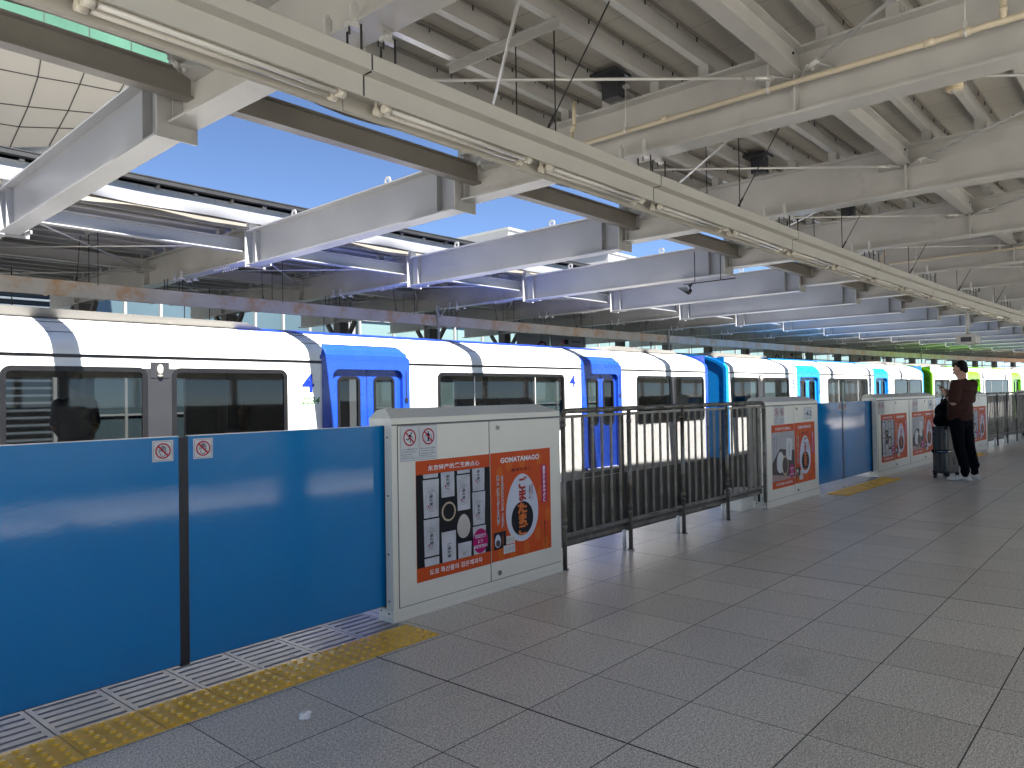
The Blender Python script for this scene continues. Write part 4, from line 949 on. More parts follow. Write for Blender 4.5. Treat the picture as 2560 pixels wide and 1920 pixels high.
    for x0, x1 in ((0, .13), (LC - .13, LC)):
        e = MB(); q = len(e.v); n = len(prof); cy, cz = 1.46, 1.0
        P3 = [(cy + (y - cy) * 1.005, cz + (z - cz) * 1.004) for y, z in prof]; P4 = [(cy + (y - cy) * .95, cz + (z - cz) * .955) for y, z in prof]
        for P_, x in ((P3, x0), (P3, x1), (P4, x1), (P4, x0)): e.v += [(x, y, z) for y, z in P_]
        for g_ in range(4):
            h_ = (g_ + 1) % 4
            for i in range(n - 1): e.face((q + g_ * n + i, q + g_ * n + i + 1, q + h_ * n + i + 1, q + h_ * n + i), colk)
        xf = .02 if x0 == 0 else LC - .05
        e.box(xf, xf + .03, .06, .85, -.3, 2.22, colk); e.box(xf, xf + .03, 2.05, 2.86, -.3, 2.22, colk); e.box(xf, xf + .03, .85, 2.05, 1.9, 2.24, colk)
        e.build('end_panel', r, local=I4)
    gw = MB()
    for i in range(8): x = LC - .01 + i * .11; gw.box(x, x + .08, .82, 2.08, -.15, 2.05, 'rubber')
    gw.build('gangway', r, local=I4)
    for x0, x1 in ((.30, 3.10), (11.25, 13.75)):
        u = MB(); y0, y1 = .50, 2.42
        q = len(u.v); u.v += [(x0 - .18, y0 + .1, 2.262), (x1 + .25, y0 + .1, 2.262), (x1 + .25, y1 - .1, 2.262), (x0 - .18, y1 - .1, 2.262), (x0, y0 + .03, 2.365), (x1 - .05, y0 + .03, 2.345), (x1 - .05, y1 - .03, 2.345), (x0, y1 - .03, 2.365)]
        for f in ((0, 1, 5, 4), (1, 2, 6, 5), (2, 3, 7, 6), (3, 0, 4, 7), (4, 5, 6, 7)): u.face([q + i for i in f], 'tunit')
        u.box(x0 - .1, x1 + .1, y0 + .085, y0 + .10, 2.238, 2.262, 'gap')
        u.build('roof_unit', r, local=I4)
    for (x0, x1, z0, z1) in ((3.52, 3.70, 1.420, 1.668), (9.07, 9.255, 1.468, 1.712)):
        t = MB(); t.text(num, x0, x1, z0, z1, -.0025, 'nblue' if colk != 'tgreen' else colk, .018); t.build('car_number', r, local=I4)
    t = MB(); t.text(sub, 3.505, 3.77, 1.265, 1.362, -.0025, 'green', .02, shear=.22); t.build('fleet_number', r, local=I4)
    t = MB(); t.rrect(9.12, 9.215, 1.30, 1.395, .012, -.0022, 'nblue', 3); t.disc(9.168, 1.347, .038, .038, -.003, 'white', 20); t.ring(9.165, 1.338, .022, .022, .006, -.0036, 'nblue', 18); t.text('優先席', 9.135, 9.20, 1.262, 1.282, -.003, 'navy', .01); t.build('priority_sign', r, local=I4)
    return r
c4 = car(2.00, 'tblue', '4', '2034', 'white monorail car numbered 4 with blue doors, nearest the camera')
car(17.22, 'tcyan', '5', '2035', 'white monorail car numbered 5 with sky-blue doors')
car(32.44, 'tgreen', '6', '2036', 'distant white monorail car with lime-green doors and trim')
car(47.66, 'tyellow', '1', '2031', 'farthest monorail car beyond the green one')

# ================================================================== PEOPLE
def organic(shapes, k, name, voxel, parent, local, smooth=6, shrink=True):
    """one continuous skin grown from overlapping tapered limbs: voxel remesh + smoothing"""
    mb = MB()
    for sh in shapes:
        if sh[0] == 'c':
            _, a, ra, b, rb = sh; mb.tube(a, b, ra, k, 14, r1=rb); mb.ball(a, ra, k, 14, 8); mb.ball(b, rb, k, 14, 8)
        elif sh[0] == 'e':
            _, c, sc, rot = sh; q = len(mb.v); mb.ball((0, 0, 0), 1.0, k, 20, 12, sc); Mx = Matrix.Translation(c) @ rot.to_4x4()
            for i in range(q, len(mb.v)): mb.v[i] = tuple(Mx @ Vector(mb.v[i]))
    me = bpy.data.meshes.new(name); me.from_pydata(mb.v, [], mb.f); ob = bpy.data.objects.new(name + '_raw', me); COL.objects.link(ob)
    rm = ob.modifiers.new('r', 'REMESH'); rm.mode = 'VOXEL'; rm.voxel_size = voxel; rm.use_smooth_shade = True
    sm = ob.modifiers.new('s', 'SMOOTH'); sm.factor = 0.5; sm.iterations = smooth
    dg = bpy.context.evaluated_depsgraph_get(); m2 = bpy.data.meshes.new_from_object(ob.evaluated_get(dg)); bpy.data.objects.remove(ob)
    m2.name = name; m2.materials.clear(); m2.materials.append(M[k]); m2.polygons.foreach_set("use_smooth", [True] * len(m2.polygons))
    o = bpy.data.objects.new(name, m2); COL.objects.link(o)
    o.parent = parent; o.matrix_basis = local; WM[o.name] = WM[parent.name] @ local
    return o
def rotz(a): return Matrix.Rotation(a, 3, 'Z')
def basis(x, y, z): return Matrix((x, y, z)).transposed()

# local axes of the standing man: x = image-right (u), y = away (w), z up
e1 = Vector((.173, -.985, 0)).normalized(); e2 = Vector((.985, .173, 0)).normalized()
TM = Matrix(((e1.x, e2.x, 0, 12.5), (e1.y, e2.y, 0, 2.2), (0, 0, 1, 0), (0, 0, 0, 1)))
man = thing('person', 'standing man in a brown T-shirt and black trousers looking down at a phone', 'person', TM)
V = Vector
fw = V((-.82, .57, 0)); lf = V((-.57, -.82, 0))     # torso forward and left
hf = V((-.93, .37, 0)).normalized(); hl = V((-.37, -.93, 0)).normalized()   # head forward / left
pel = V((-.095, .02, .93)); chest = V((-.065, .02, 1.24)); nb = V((-.030, .02, 1.44))
shL = V((-.035, .02, 1.395)) + lf * .175; shR = V((-.035, .02, 1.395)) - lf * .175
elL = V((-.175, -.205, 1.135)); wrL = V((-.262, -.135, 1.25)); haL = V((-.300, -.10, 1.315))
elR = V((.02, .225, 1.135)); wrR = V((-.20, .105, 1.245)); haR = V((-.262, .045, 1.305))
hc = V((-.085, .035, 1.625))
up = (V((0, 0, 1)) + hf * .38).normalized()   # head tips forward
hfd = (hf - V((0, 0, .38))).normalized(); hside = hl
HB = basis(hfd, hside, hfd.cross(hside).normalized())
def hp(a, b, c): return hc + hfd * a + hside * b + up * c
S_ = [('c', chest, .115, V((-.045, .02, 1.36)), .10), ('c', V((-.045, .02, 1.38)), .062, V((-.060, .027, 1.50)), .053), ('c', V((-.060, .027, 1.50)), .053, hp(-.02, 0, -.05), .056),
      ('e', hp(-.012, 0, .018), (.092, .073, .092), HB), ('e', hp(.028, 0, -.045), (.062, .055, .066), HB), ('c', hp(.055, 0, -.088), .026, hp(.045, 0, -.07), .036),
      ('c', hp(.086, 0, .004), .010, hp(.104, 0, -.030), .0135), ('e', hp(.083, 0, -.056), (.014, .022, .007), HB), ('e', hp(.082, 0, -.070), (.012, .019, .006), HB), ('e', hp(.075, 0, .026), (.018, .052, .012), HB),
      ('e', hp(.058, .045, -.025), (.02, .018, .02), HB), ('e', hp(.058, -.045, -.025), (.02, .018, .02), HB),
      ('e', hp(-.012, .078, -.012), (.018, .009, .031), HB), ('e', hp(-.012, -.078, -.012), (.018, .009, .031), HB),
      ('c', shL, .052, elL, .041), ('c', elL, .040, wrL, .025), ('c', shR, .052, elR, .041), ('c', elR, .040, wrR, .025),
      ('c', chest, .11, pel, .10)]
# hands: palm plus five bent fingers closed round the phone
pL = V((-.372, -.075, 1.395)); pR_ = V((-.238, -.055, 1.312)); pd = (pR_ - pL).normalized(); pn = V((.45, -.10, .85)); pn = (pn - pd * pn.dot(pd)).normalized(); pw = pd.cross(pn).normalized()
def hand(wr, base, sgn):
    out = [('c', wr, .024, base, .030), ('c', base, .030, base - pd * .035, .024)]
    for i in range(4):
        k0 = base - pd * (-.012 + .021 * i) + pw * sgn * .012 - pn * .004; k1 = k0 - pd * .020 + pw * sgn * .034 - pn * .004; k2 = k1 + pn * .018 + pw * sgn * (.006 - .002 * i); k3 = k2 + pn * (.014 - .002 * (i == 3)) - pw * sgn * .012
        out += [('c', k0, .0095, k1, .0088), ('c', k1, .0088, k2, .0078), ('c', k2, .0078, k3, .0070)]
    t0 = base - pw * sgn * .018 + pd * .01; t1 = t0 - pw * sgn * .018 - pd * .022 + pn * .012; t2 = t1 - pd * .024 + pn * .016 + pw * sgn * .010
    out += [('c', t0, .012, t1, .0105), ('c', t1, .0105, t2, .0085)]
    return out
phc = (pL + pR_) / 2
S_ += hand(wrL, phc + pd * .035 - pn * .022 + pw * .030, -1) + hand(wrR, phc + pd * .045 - pn * .024 - pw * .020, 1)
for sx_, kn, an in ((1, 0, 0),): pass
organic(S_, 'skin', 'body', .0048, man, I4, 5)
# facial features on top of the skin
fb = MB()
for b_ in (.031, -.031):
    fb.ball(tuple(hp(.074, b_, .006)), .0105, 'stick', 10, 6, (1, 1, .55)); fb.ball(tuple(hp(.083, b_, .004)), .0052, 'black', 8, 5)
    fb.tube(hp(.080, b_ - .016, .027), hp(.080, b_ + .016, .027), .0016, 'hair', 6)
fb.build('eyes', man, local=I4)
# hair cap
HS = [('e', hp(-.036, 0, .040), (.080, .080, .080), HB), ('e', hp(-.058, 0, -.012), (.048, .068, .080), HB), ('e', hp(-.045, .052, .0), (.038, .030, .05), HB), ('e', hp(-.045, -.052, .0), (.038, .030, .05), HB), ('c', hp(.045, .048, .062), .020, hp(.045, -.048, .062), .020), ('e', hp(.024, 0, .080), (.052, .057, .030), HB), ('e', hp(-.030, .060, .018), (.035, .018, .03), HB), ('e', hp(-.030, -.060, .018), (.035, .018, .03), HB)]
organic(HS, 'hair', 'hair', .006, man, I4, 3)
# T-shirt
TS = [('e', V((-.095, .02, .95)), (.150, .205, .13), basis(fw, lf, V((0, 0, 1)))), ('e', V((-.098, .02, 1.07)), (.148, .198, .19), basis(fw, lf, V((0, 0, 1)))), ('e', V((-.070, .02, 1.22)), (.146, .205, .17), basis(fw, lf, V((0, 0, 1)))),
      ('e', V((-.040, .02, 1.34)), (.128, .205, .095), basis(fw, lf, V((0, 0, 1)))), ('c', shL + V((0, 0, -.005)), .077, shR + V((0, 0, -.005)), .077), ('c', V((-.035, .02, 1.40)), .075, V((-.048, .024, 1.446)), .062),
      ('c', shL, .078, shL.lerp(elL, .80), .078), ('c', shR, .078, shR.lerp(elR, .80), .078), ('c', V((-.095, .02, .93)) + lf * .09, .115, V((-.095, .02, 1.15)) + lf * .09, .11), ('c', V((-.095, .02, .93)) - lf * .09, .115, V((-.095, .02, 1.15)) - lf * .09, .11)]
sh = organic(TS, 'shirt', 'shirt', .008, man, I4, 4)
hm = V((0, 0, 0))
for v in sh.data.vertices:   # flat hem, soft folds, open sleeves
    c = v.co
    if c.z < .835: c.z = .835 + (c.z - .835) * .05
    f = math.sin(c.x * 38 + c.z * 17 + c.y * 20) * .5 + math.sin(c.y * 47 - c.z * 24) * .5
    if c.z < 1.32: c.x += f * .006; c.y += f * .006
# trousers
hL = pel + lf * .095 + V((0, 0, -.02)); hR = pel - lf * .095 + V((0, 0, -.02)); kL = V((-.115, -.085, .49)); kR = V((.010, .125, .49)); aL = V((-.048, -.105, .105)); aR = V((.066, .140, .12))
PS = [('e', pel + V((0, 0, -.05)), (.115, .165, .14), basis(fw, lf, V((0, 0, 1)))), ('c', hL, .105, kL, .076), ('c', kL, .074, aL + V((-.005, 0, .10)), .066), ('c', aL + V((-.005, 0, .10)), .066, aL, .050), ('c', hR, .105, kR, .076), ('c', kR, .074, aR + V((0, 0, .10)), .066), ('c', aR + V((0, 0, .10)), .066, aR, .050)]
tr = organic(PS, 'trouser', 'trousers', .009, man, I4, 3)
for v in tr.data.vertices:
    c = v.co; f = math.sin(c.z * 52 + c.x * 20) * math.exp(-((c.z - .16) / .12) ** 2); c.x += f * .007; c.y += f * .004
# shoes
def shoe(toe, heel, nm):
    d = (toe - heel).normalized(); L_ = (toe - heel).length; s2 = V((-d.y, d.x, 0)); B3 = basis(d, s2, V((0, 0, 1)))
    def P(a, b, c): return heel + d * a * L_ + s2 * b + V((0, 0, c))
    sh_ = [('e', P(.18, 0, .048), (.055, .038, .050), B3), ('c', P(.16, 0, .045), .036, P(.55, 0, .038), .038), ('e', P(.74, 0, .030), (.085, .044, .034), B3), ('e', P(.48, 0, .05), (.09, .034, .036), B3), ('c', P(.15, 0, .07), .034, P(.28, 0, .085), .035), ('e', P(.06, 0, .03), (.035, .034, .030), B3)]
    o = organic(sh_, 'shoe', 'shoe', .006, man, I4, 3)
    for v in o.data.vertices: v.co.z = max(v.co.z, .003)
    m_ = MB()
    for sd__ in (1, -1):
        for a0, a1, z0, z1 in ((.28, .22, .012, .045), (.22, .38, .045, .018), (.38, .34, .016, .046), (.34, .46, .046, .014)):
            m_.obox(P(a0, sd__ * .0395, z0), P(a1, sd__ * .0395, z1), .004, .014, 'board', up=tuple(s2))
    m_.build('side_mark', o, local=I4)
shoe(V((-.290, -.060, 0)), V((.022, -.105, 0)), 'l'); shoe(V((-.14, .235, 0)), V((.130, .135, 0)), 'r')
wb = MB(); wb.tube(wrL + (elL - wrL) * .12, wrL + (elL - wrL) * .28, .029, 'black', 14); wb.build('wristband', man, local=I4)
# phone, held
ph = thing('phone', 'dark mobile phone held in the standing man\'s hands', 'phone', TM); b = MB()
q = len(b.v)
for a in (-.078, .078):
    for c in (-.037, .037):
        for d in (-.004, .004): b.v.append(tuple(phc + pd * a + pw * c + pn * d))
for f in ((0, 1, 3, 2), (4, 6, 7, 5), (0, 4, 5, 1), (2, 3, 7, 6), (0, 2, 6, 4), (1, 5, 7, 3)): b.face([q + i for i in f], 'gap')
b.build('case', ph, local=I4)
b = MB(); b.poly([tuple(phc + pd * a + pw * c + pn * .0047) for a, c in ((-.074, -.033), (.074, -.033), (.074, .033), (-.074, .033))], 'tgrey'); b.build('screen', ph, local=I4)

# suitcase: local x along the narrow front (A->B), y along the long side
A_ = V((-.470, .20, 0)); B_ = V((-.262, .130, 0)); dx = (B_ - A_); Wn = dx.length; dx.normalize(); dy = V((-dx.y, dx.x, 0)); 
if dy.y < 0: dy = -dy
TC = TM @ Matrix(((dx.x, dy.x, 0, A_.x), (dx.y, dy.y, 0, A_.y), (0, 0, 1, 0), (0, 0, 0, 1)))
sc_ = thing('suitcase', 'ribbed silver-grey suitcase with dark strap standing in front of the man', 'suitcase', TC)
def ribbed(x0, x1, y0, y1, z0, z1, r):
    m_ = MB(); per = []
    corners = [(x1 - r, y0 + r, -PI / 2), (x1 - r, y1 - r, 0), (x0 + r, y1 - r, PI / 2), (x0 + r, y0 + r, PI)]
    def seg(p, q_, n_, nrm):
        k_ = int(max(4, round(math.hypot(q_[0] - p[0], q_[1] - p[1]) / .026) * 4))
        for i in range(k_): t = i / k_; w = (0, .007, .007, 0)[i % 4]; per.append((p[0] + (q_[0] - p[0]) * t + nrm[0] * w, p[1] + (q_[1] - p[1]) * t + nrm[1] * w))
    seg((x0 + r, y0), (x1 - r, y0), 0, (0, -1)); per.extend([(x1 - r + r * math.cos(a), y0 + r + r * math.sin(a)) for a in (-PI / 2, -PI / 4, 0)])
    seg((x1, y0 + r), (x1, y1 - r), 0, (1, 0)); per.extend([(x1 - r + r * math.cos(a), y1 - r + r * math.sin(a)) for a in (0, PI / 4, PI / 2)])
    seg((x1 - r, y1), (x0 + r, y1), 0, (0, 1)); per.extend([(x0 + r + r * math.cos(a), y1 - r + r * math.sin(a)) for a in (PI / 2, PI * .75, PI)])
    seg((x0, y1 - r), (x0, y0 + r), 0, (-1, 0)); per.extend([(x0 + r + r * math.cos(a), y0 + r + r * math.sin(a)) for a in (PI, PI * 1.25, PI * 1.5)])
    cx, cy = (x0 + x1) / 2, (y0 + y1) / 2; n = len(per); rows = [(z0, .90), (z0 + .012, .97), (z0 + .035, 1), (z1 - .035, 1), (z1 - .012, .97), (z1, .90)]; q = len(m_.v)
    for z, s_ in rows:
        for x, y in per: m_.v.append((cx + (x - cx) * s_, cy + (y - cy) * s_, z))
    for a in range(len(rows) - 1):
        for i in range(n): j = (i + 1) % n; m_.face((q + a * n + i, q + a * n + j, q + (a + 1) * n + j, q + (a + 1) * n + i), 'case')
    m_.face([q + i for i in range(n)], 'case'); m_.face([q + (len(rows) - 1) * n + i for i in range(n)], 'case'); return m_
ribbed(0, Wn, 0, .44, .075, .775, .03).build('shell', sc_, local=I4)
m_ = MB()
for z0, z1 in ((.385, .43),): m_.box(-.006, Wn + .006, -.006, .446, z0, z1, 'bag')
m_.box(Wn * .35, Wn + .007, -.008, .20, .398, .412, 'chrome'); m_.build('strap', sc_, local=I4)
m_ = MB(); m_.box(Wn / 2 - .006, Wn / 2 + .006, -.004, .444, .08, .77, 'gap')
for x in (.02, Wn - .02):
    for z in (.10, .75): m_.ball((x, .012, z), .024, 'gap', 10, 6)
for x in (.035, Wn - .04):
    m_.box(x - .013, x + .013, -.007, 0, .155, .175, 'gap'); m_.box(x - .013, x + .013, -.007, 0, .65, .668, 'gap')
m_.build('trim', sc_, local=I4)
for x in (.025, Wn - .025):
    for y in (.035, .405):
        m_ = MB(); m_.tube((x - .020, y, .026), (x - .004, y, .026), .0255, 'rubber', 14); m_.tube((x + .004, y, .026), (x + .020, y, .026), .0255, 'rubber', 14); m_.box(x - .024, x + .024, y - .018, y + .018, .048, .078, 'gap'); m_.build('wheel', sc_, local=I4)
# backpack on top
bp_ = thing('backpack', 'black soft backpack resting upright on top of the suitcase', 'backpack', TC @ Matrix.Translation((0, 0, .775)))
IB = Matrix.Identity(3)
organic([('e', V((.11, .17, .13)), (.125, .14, .12), IB), ('e', V((.10, .19, .22)), (.12, .13, .13), IB), ('e', V((.15, .22, .33)), (.10, .11, .10), IB), ('e', V((.04, .12, .08)), (.055, .10, .075), IB), ('c', V((.06, .1, .04)), .05, V((.2, .22, .04)), .05)], 'bag', 'body', .008, bp_, I4, 4)
m_ = MB(); m_.path([V((.10, .10, .38)), V((.12, .13, .44)), V((.17, .17, .45)), V((.20, .19, .41))], .008, 'bag', 6); m_.build('handle', bp_, local=I4)
m_ = MB(); m_.path([V((.01, .04, .12)), V((-.02, .03, .22)), V((.02, .05, .32))], .004, 'chrome', 5); m_.build('zip', bp_, local=I4)

# passengers behind the train windows
def rider(s, d, label, z0, seated=False, kshirt='tgrey', yaw=0, hair_='hair'):
    T = FR(s, d, z0) @ Matrix.Rotation(yaw, 4, 'Z'); p = thing('person', label, 'person', T)
    h = 1.0 if not seated else .62; I3 = Matrix.Identity(3)
    t0 = .92 if not seated else .50
    sh_ = [('c', V((0, 0, t0 + .50)), .05, V((.01, 0, t0 + .60)), .05), ('e', V((.015, 0, t0 + .71)), (.088, .072, .112), I3), ('c', V((.095, 0, t0 + .70)), .012, V((.105, 0, t0 + .685)), .013), ('c', V((0, .18, t0 + .42)), .05, V((.02, .22, t0 + .15)), .04), ('c', V((0, -.18, t0 + .42)), .05, V((.02, -.22, t0 + .15)), .04),
           ('c', V((.02, .22, t0 + .15)), .038, V((.16, .16, t0 + .02)), .028), ('c', V((.02, -.22, t0 + .15)), .038, V((.16, -.16, t0 + .02)), .028), ('e', V((.19, .14, t0 + .01)), (.05, .035, .022), I3), ('e', V((.19, -.14, t0 + .01)), (.05, .035, .022), I3), ('c', V((0, 0, t0)), .10, V((0, 0, t0 + .42)), .10)]
    organic(sh_, 'skin', 'body', .009, p, I4, 3)
    organic([('e', V((-.012, 0, t0 + .745)), (.092, .083, .098), I3), ('e', V((-.04, 0, t0 + .69)), (.06, .075, .09), I3)], hair_, 'hair', .009, p, I4, 3)
    organic([('e', V((0, 0, t0 + .12)), (.13, .17, .18), I3), ('e', V((0, 0, t0 + .34)), (.125, .20, .17), I3), ('c', V((0, .17, t0 + .42)), .07, V((.015, .21, t0 + .2)), .06), ('c', V((0, -.17, t0 + .42)), .07, V((.015, -.21, t0 + .2)), .06)], kshirt, 'jacket', .01, p, I4, 3)
    if seated: lg = [('c', V((0, .09, .46)), .09, V((.42, .10, .46)), .07), ('c', V((.42, .10, .46)), .065, V((.44, .10, .08)), .045), ('c', V((0, -.09, .46)), .09, V((.42, -.10, .46)), .07), ('c', V((.42, -.10, .46)), .065, V((.44, -.10, .08)), .045)]
    else: lg = [('e', V((0, 0, .88)), (.12, .17, .12), I3), ('c', V((0, .09, .88)), .10, V((.02, .10, .48)), .07), ('c', V((.02, .10, .48)), .068, V((0, .10, .08)), .05), ('c', V((0, -.09, .88)), .10, V((.02, -.10, .48)), .07), ('c', V((.02, -.10, .48)), .068, V((0, -.10, .08)), .05)]
    organic(lg, 'trouser', 'trousers', .012, p, I4, 3)
    m_ = MB(); fx = .44 if seated else 0
    for yy in (.1, -.1): m_.ball((fx + .05, yy, .035), .05, 'black', 12, 8, (2.4, .9, .65))
    m_.build('shoes', p, local=I4)
rider(10.75, 10.3, 'dark silhouette of a passenger standing behind the wide middle train window', -.02, False, 'black', .3)
rider(5.15, 9.30, 'passenger in a pale top seated behind the second train window', -.02, True, 'stick', -1.9)
rider(3.35, 9.9, 'passenger in dark clothes standing behind the leftmost train window', -.02, False, 'navy', 1.2)

# crumpled tissue on the floor
tq = MB(); random.seed(3); tq.ball((0, 0, .014), .024, 'paper', 9, 6, (1.25, .8, .55))
tq.v = [(x + random.uniform(-.009, .009), y + random.uniform(-.009, .009), max(.001, z + random.uniform(-.007, .008))) for x, y, z in tq.v]; tq.sm = [False] * len(tq.sm)
tag(tq.build('crumpled_tissue', world=Matrix.Translation((1.78, 2.746, 0))), 'small crumpled white tissue lying on the grey floor tiles', 'litter')

# ================================================================== FAR SIDE
def board(s, d, w, h, z, kind, label):
    T = FR(s, d, z); r = thing('hanging_board', label, 'advert board', T, 'grey advert boards hanging on the opposite side')
    b = MB(); b.box(-w / 2, w / 2, 0, .08, 0, h, 'board'); b.build('panel', r, local=I4)
    b = MB()
    for x in (-w / 2 + .1, w / 2 - .1): b.tube((x, .04, h), (x, .04, h + .5), .02, 'column', 8)
    b.build('hanger', r, local=I4)
    b = MB()
    if kind: 
        for i in range(8):
            a0 = PI - PI / 2 * i / 8; a1 = PI - PI / 2 * (i + 1) / 8; R1, R2 = .30, .22; cx, cz = -w / 2 + .60, h - .46
            b.poly([(cx + R1 * math.cos(a0), -.003, cz + R1 * math.sin(a0)), (cx + R1 * math.cos(a1), -.003, cz + R1 * math.sin(a1)), (cx + R2 * math.cos(a1), -.003, cz + R2 * math.sin(a1)), (cx + R2 * math.cos(a0), -.003, cz + R2 * math.sin(a0))], 'photo3' if i < 6 else 'magenta')
        b.rect(-w / 2 + .60, -w / 2 + .80, h - .28, h - .12, -.004, 'black'); b.text('supersonic', w / 2 - .75, w / 2 - .25, h - .22, h - .14, -.004, 'black', .02)
        for k in range(4): b.rect(w / 2 - .75, w / 2 - .35 - .05 * (k % 2), h - .34 - k * .07, h - .325 - k * .07, -.004, 'tgrey')
    else:
        for i in range(14):
            a0 = PI * i / 14; a1 = PI * (i + 1) / 14; R1, R2 = .24, .17; cx, cz = .35, h - .45
            b.poly([(cx + R1 * math.cos(a0), -.003, cz + R1 * math.sin(a0)), (cx + R1 * math.cos(a1), -.003, cz + R1 * math.sin(a1)), (cx + R2 * math.cos(a1), -.003, cz + R2 * math.sin(a1)), (cx + R2 * math.cos(a0), -.003, cz + R2 * math.sin(a0))], 'black' if i % 5 else 'magenta')
    b.build('print', r, local=I4)
for i, (s, k) in enumerate(((17.35, 0), (18.95, 1), (32.2, 0), (34.0, 1), (40.3, 0), (42.2, 1))):
    board(s, 15.1, 1.45 if not k else 1.7, 1.0, 2.25, k, ['first grey hanging board with a dark arc shape above car 4', 'grey hanging board with red pipe and the word supersonic above car 4', 'second pair, board with dark arc above car 5', 'second pair, board with the word supersonic above car 5', 'third pair, small board with dark arc above car 5 end', 'third pair, small board with the word supersonic'][i])
# two loudspeakers in front of the glass wall
for s in (22.4, 41.8):
    m_ = MB()
    for e in (-.12, .12): m_.tube((e, 0, 0), (e * 2.1, -.2, -.05), .05, 'blackrod', 12, r1=.11)
    m_.tube((0, 0, 0), (0, 0, .5), .02, 'blackrod', 8); m_.box(-.12, .12, -.02, .02, -.02, .02, 'blackrod')
    tag(m_.build('loudspeaker', world=FR(s, 14.4, 2.66)), 'pair of black horn loudspeakers ' + ('above car 4 end' if s < 30 else 'near the standing man'), 'loudspeaker')
# black service pipes under the far canopy
for z, d, w in ((2.50, 13.2, 'lower'), (2.78, 14.2, 'upper')):
    m_ = MB(); pts = [C(s, d, z) for s in rng(-3, 60, 3)]
    for a, c in zip(pts[:-1], pts[1:]): m_.tube(a, c, .022, 'blackrod', 6)
    for s in rng(-3, 60, 3): m_.tube(C(s + .6, d, z), C(s + .6, d, 3.4), .008, 'blackrod', 5)
    tag(m_.build('service_pipe'), 'thin black %s service pipe running above the train under the far canopy' % w, 'pipe')

def wall_thing(name, label, cat, d, s0, s1, z0, z1, glassk, mullk, ms, mz, thick=.25):
    r = thing(name, label, cat, FR((s0 + s1) / 2, d)); inv = Matrix(WM[r.name]).inverted()
    m_ = MB(); m_.sweep([(d, z0), (d, z1), (d + thick, z1), (d + thick, z0)], rng(s0, s1, 2.0), glassk); m_.v = [tuple(inv @ V(v)) for v in m_.v]; m_.build('glazing', r, local=I4)
    m_ = MB(); s = s0
    while s <= s1: m_.obox(C(s, d - .04, z0), C(s, d - .04, z1), .08, .10, mullk, up=(0, 1, 0)); s += ms
    z = z0
    while z <= z1: m_.sweep([(d - .07, z), (d - .07, z + .06), (d - .002, z + .06), (d - .002, z)], rng(s0, s1, 2.0), mullk); z += mz
    m_.v = [tuple(inv @ V(v)) for v in m_.v]; m_.build('mullions', r, local=I4); return r
wall_thing('glass_terminal', 'pale teal glass curtain wall of the terminal behind the far platform', 'building', 24.0, 17.0, 78.0, -6, 5.6, 'teal', 'mull', 1.5, 1.15)
wall_thing('glass_terminal', 'darker blue-grey glass wall section behind the left end of the train', 'building', 24.4, 7.2, 16.8, -6, 5.6, 'tealdark', 'mull', 1.0, 2.3)
r = thing('louvred_wall', 'blue-grey horizontal louvre wall at the far left behind the train', 'building', FR(0, 23)); inv = Matrix(WM[r.name]).inverted()
m_ = MB(); m_.sweep([(23.2, -6), (23.2, 5.6), (23.5, 5.6), (23.5, -6)], rng(-12, 7.0, 2), 'louvre'); m_.v = [tuple(inv @ V(v)) for v in m_.v]; m_.build('wall', r, local=I4)
m_ = MB()
for i in range(56): z = -5.5 + i * .2; m_.sweep([(23.0, z), (23.18, z + .12), (23.18, z + .13), (23.0, z + .02)], rng(-12, 7.0, 2), 'louvre')
m_.v = [tuple(inv @ V(v)) for v in m_.v]; m_.build('louvres', r, local=I4)
m_ = MB()
for s in rng(-12, 7, 2.4): m_.obox(C(s, 22.9, -6), C(s, 22.9, 5.6), .12, .12, 'mull', up=(0, 1, 0))
m_.v = [tuple(inv @ V(v)) for v in m_.v]; m_.build('posts', r, local=I4)

# big terminal building with leaning beige panels and a green glass band, upper left
r = thing('terminal_building', 'large building with leaning beige panels and green glass band at upper left', 'building', Matrix.Translation((0, 22, 0)))
y0 = 0.0
def tl(z): return (22 + .9 * 6.46) / (22 + .9 * (z - 1.34))
def lp3(x, z): t = tl(z); return (x * t, 22 * t - 22, 1.34 + (z - 1.34) * t)     # overhanging face leaning out 42 degrees
m_ = MB()
face = [(-14, 7.84), (5.87, 7.84), (8.45, 8.55), (9.0, 10.55), (-14, 10.55)]
q = len(m_.v); n = len(face)
m_.v += [lp3(x, z) for x, z in face] + [(x, 9.0, lp3(x, z)[2] + 1.2) for x, z in face]
m_.face([q + i for i in range(n)], 'soffit'); m_.face([q + n + i for i in range(n)], 'soffit')
for i in range(n): j = (i + 1) % n; m_.face((q + i, q + j, q + n + j, q + n + i), 'soffit')
m_.build('panel_face', r, local=I4)
m_ = MB()
nodes = [[(5.87, 7.85), (6.28, 9.0), (6.51, 9.85), (6.60, 10.5)], [(6.76, 8.10), (7.22, 9.16), (7.51, 9.96), (7.68, 10.5)], [(7.65, 8.35), (8.17, 9.32), (8.53, 10.05), (8.74, 10.5)]]
for k in range(-8, 0): nodes.insert(0, [(nodes[0][0][0] - .93, 7.85), (nodes[0][1][0] - .94, nodes[0][1][1] - .13), (nodes[0][2][0] - .98, nodes[0][2][1] - .08), (nodes[0][3][0] - 1.02, 10.5)])
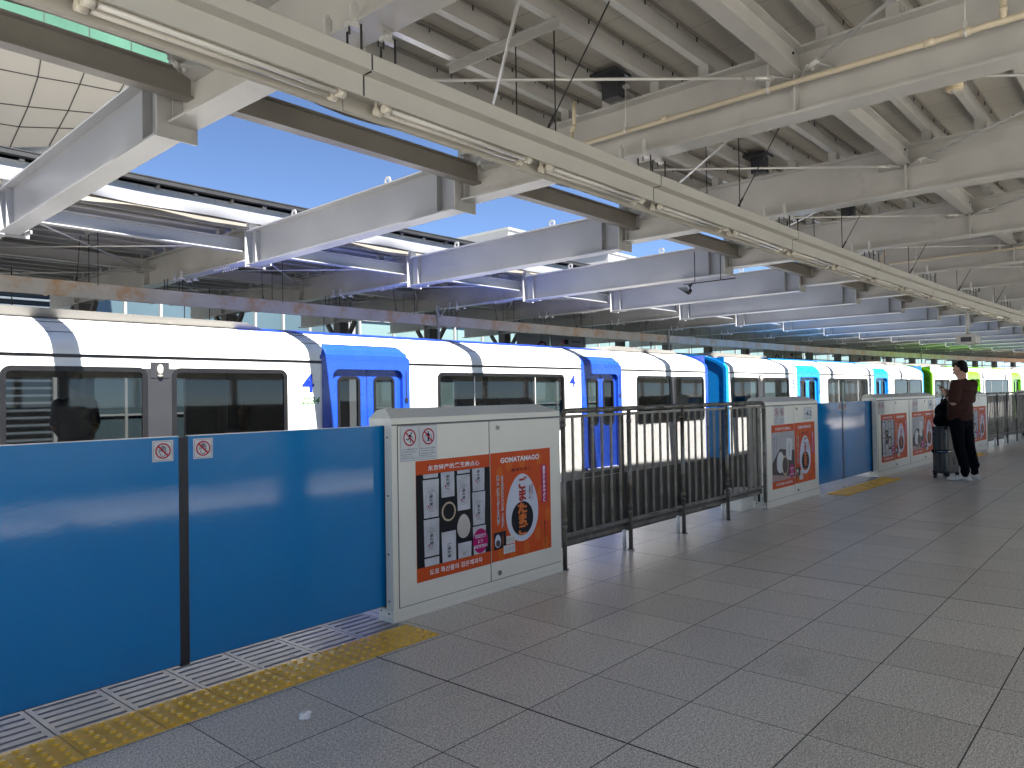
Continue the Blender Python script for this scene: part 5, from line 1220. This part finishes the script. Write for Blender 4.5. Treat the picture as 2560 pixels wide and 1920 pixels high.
def ln(a, c): p, q_ = V(lp3(*a)), V(lp3(*c)); o_ = V((0, -.008, -.008)); m_.obox(p + o_, q_ + o_, .022, .010, 'gap', up=(0, 1, 1))
for col in nodes:
    for a, c in zip(col[:-1], col[1:]): ln(a, c)
for k in (1, 2):
    for a, c in zip(nodes[:-1], nodes[1:]): ln(a[k], c[k])
mid = [((a[0][0] + a[1][0]) / 2, (a[0][1] + a[1][1]) / 2 + .0) for a in nodes]
for a, c in zip(mid[:-1], mid[1:]): ln(a, c)
m_.build('panel_joints', r, local=I4)
m_ = MB(); m_.box(-14, 9.85, -.35, 9, 10.56, 13.2, 'ggreen'); 
m_.build('glass_band', r, local=I4)
m_ = MB()
for x in rng(-14, 9.8, 1.1): m_.box(x - .012, x + .012, -.365, -.352, 10.57, 13.2, 'gap')
m_.box(-14, 9.87, -.37, -.30, 10.80, 10.86, 'mull'); m_.build('glass_joints', r, local=I4)
m_ = MB(); m_.box(-14, 6.4, .1, 8.8, 6.2, 7.60, 'tealdark'); m_.box(-14, 7.6, .05, 8.9, 7.62, 7.83, 'wpanel'); m_.build('lower_glass', r, local=I4)

for lab, x0, x1, y_, dep, zt in (('distant white clad building block with a sharp corner against the sky', 51.1, 57.2, 45, 26, 16.45), ('distant wide white building with panel joints right of the corner block', 67.3, 140, 45, 30, 16.5)):
    r = thing('white_building', lab, 'building', Matrix.Translation((x0, y_, 0)))
    m_ = MB(); m_.box(0, x1 - x0, 0, dep, -6, zt, 'wpanel'); m_.box(-.12, x1 - x0 + .12, -.12, dep + .12, zt + .002, zt + .25, 'mull'); m_.build('walls', r, local=I4)
    m_ = MB()
    for k in rng(0, x1 - x0, 4.6)[1:-1]: m_.box(k - .04, k + .04, -.03, -.004, 0, zt - .1, 'photo1')
    for z in (13.4, 15.0, 11.6): m_.box(.1, x1 - x0 - .1, -.03, -.004, z, z + .07, 'photo1')
    for z in (13.4, 15.0): m_.box(-.03, -.004, .1, dep - .1, z, z + .07, 'photo1')
    m_.build('panel_joints', r, local=I4)
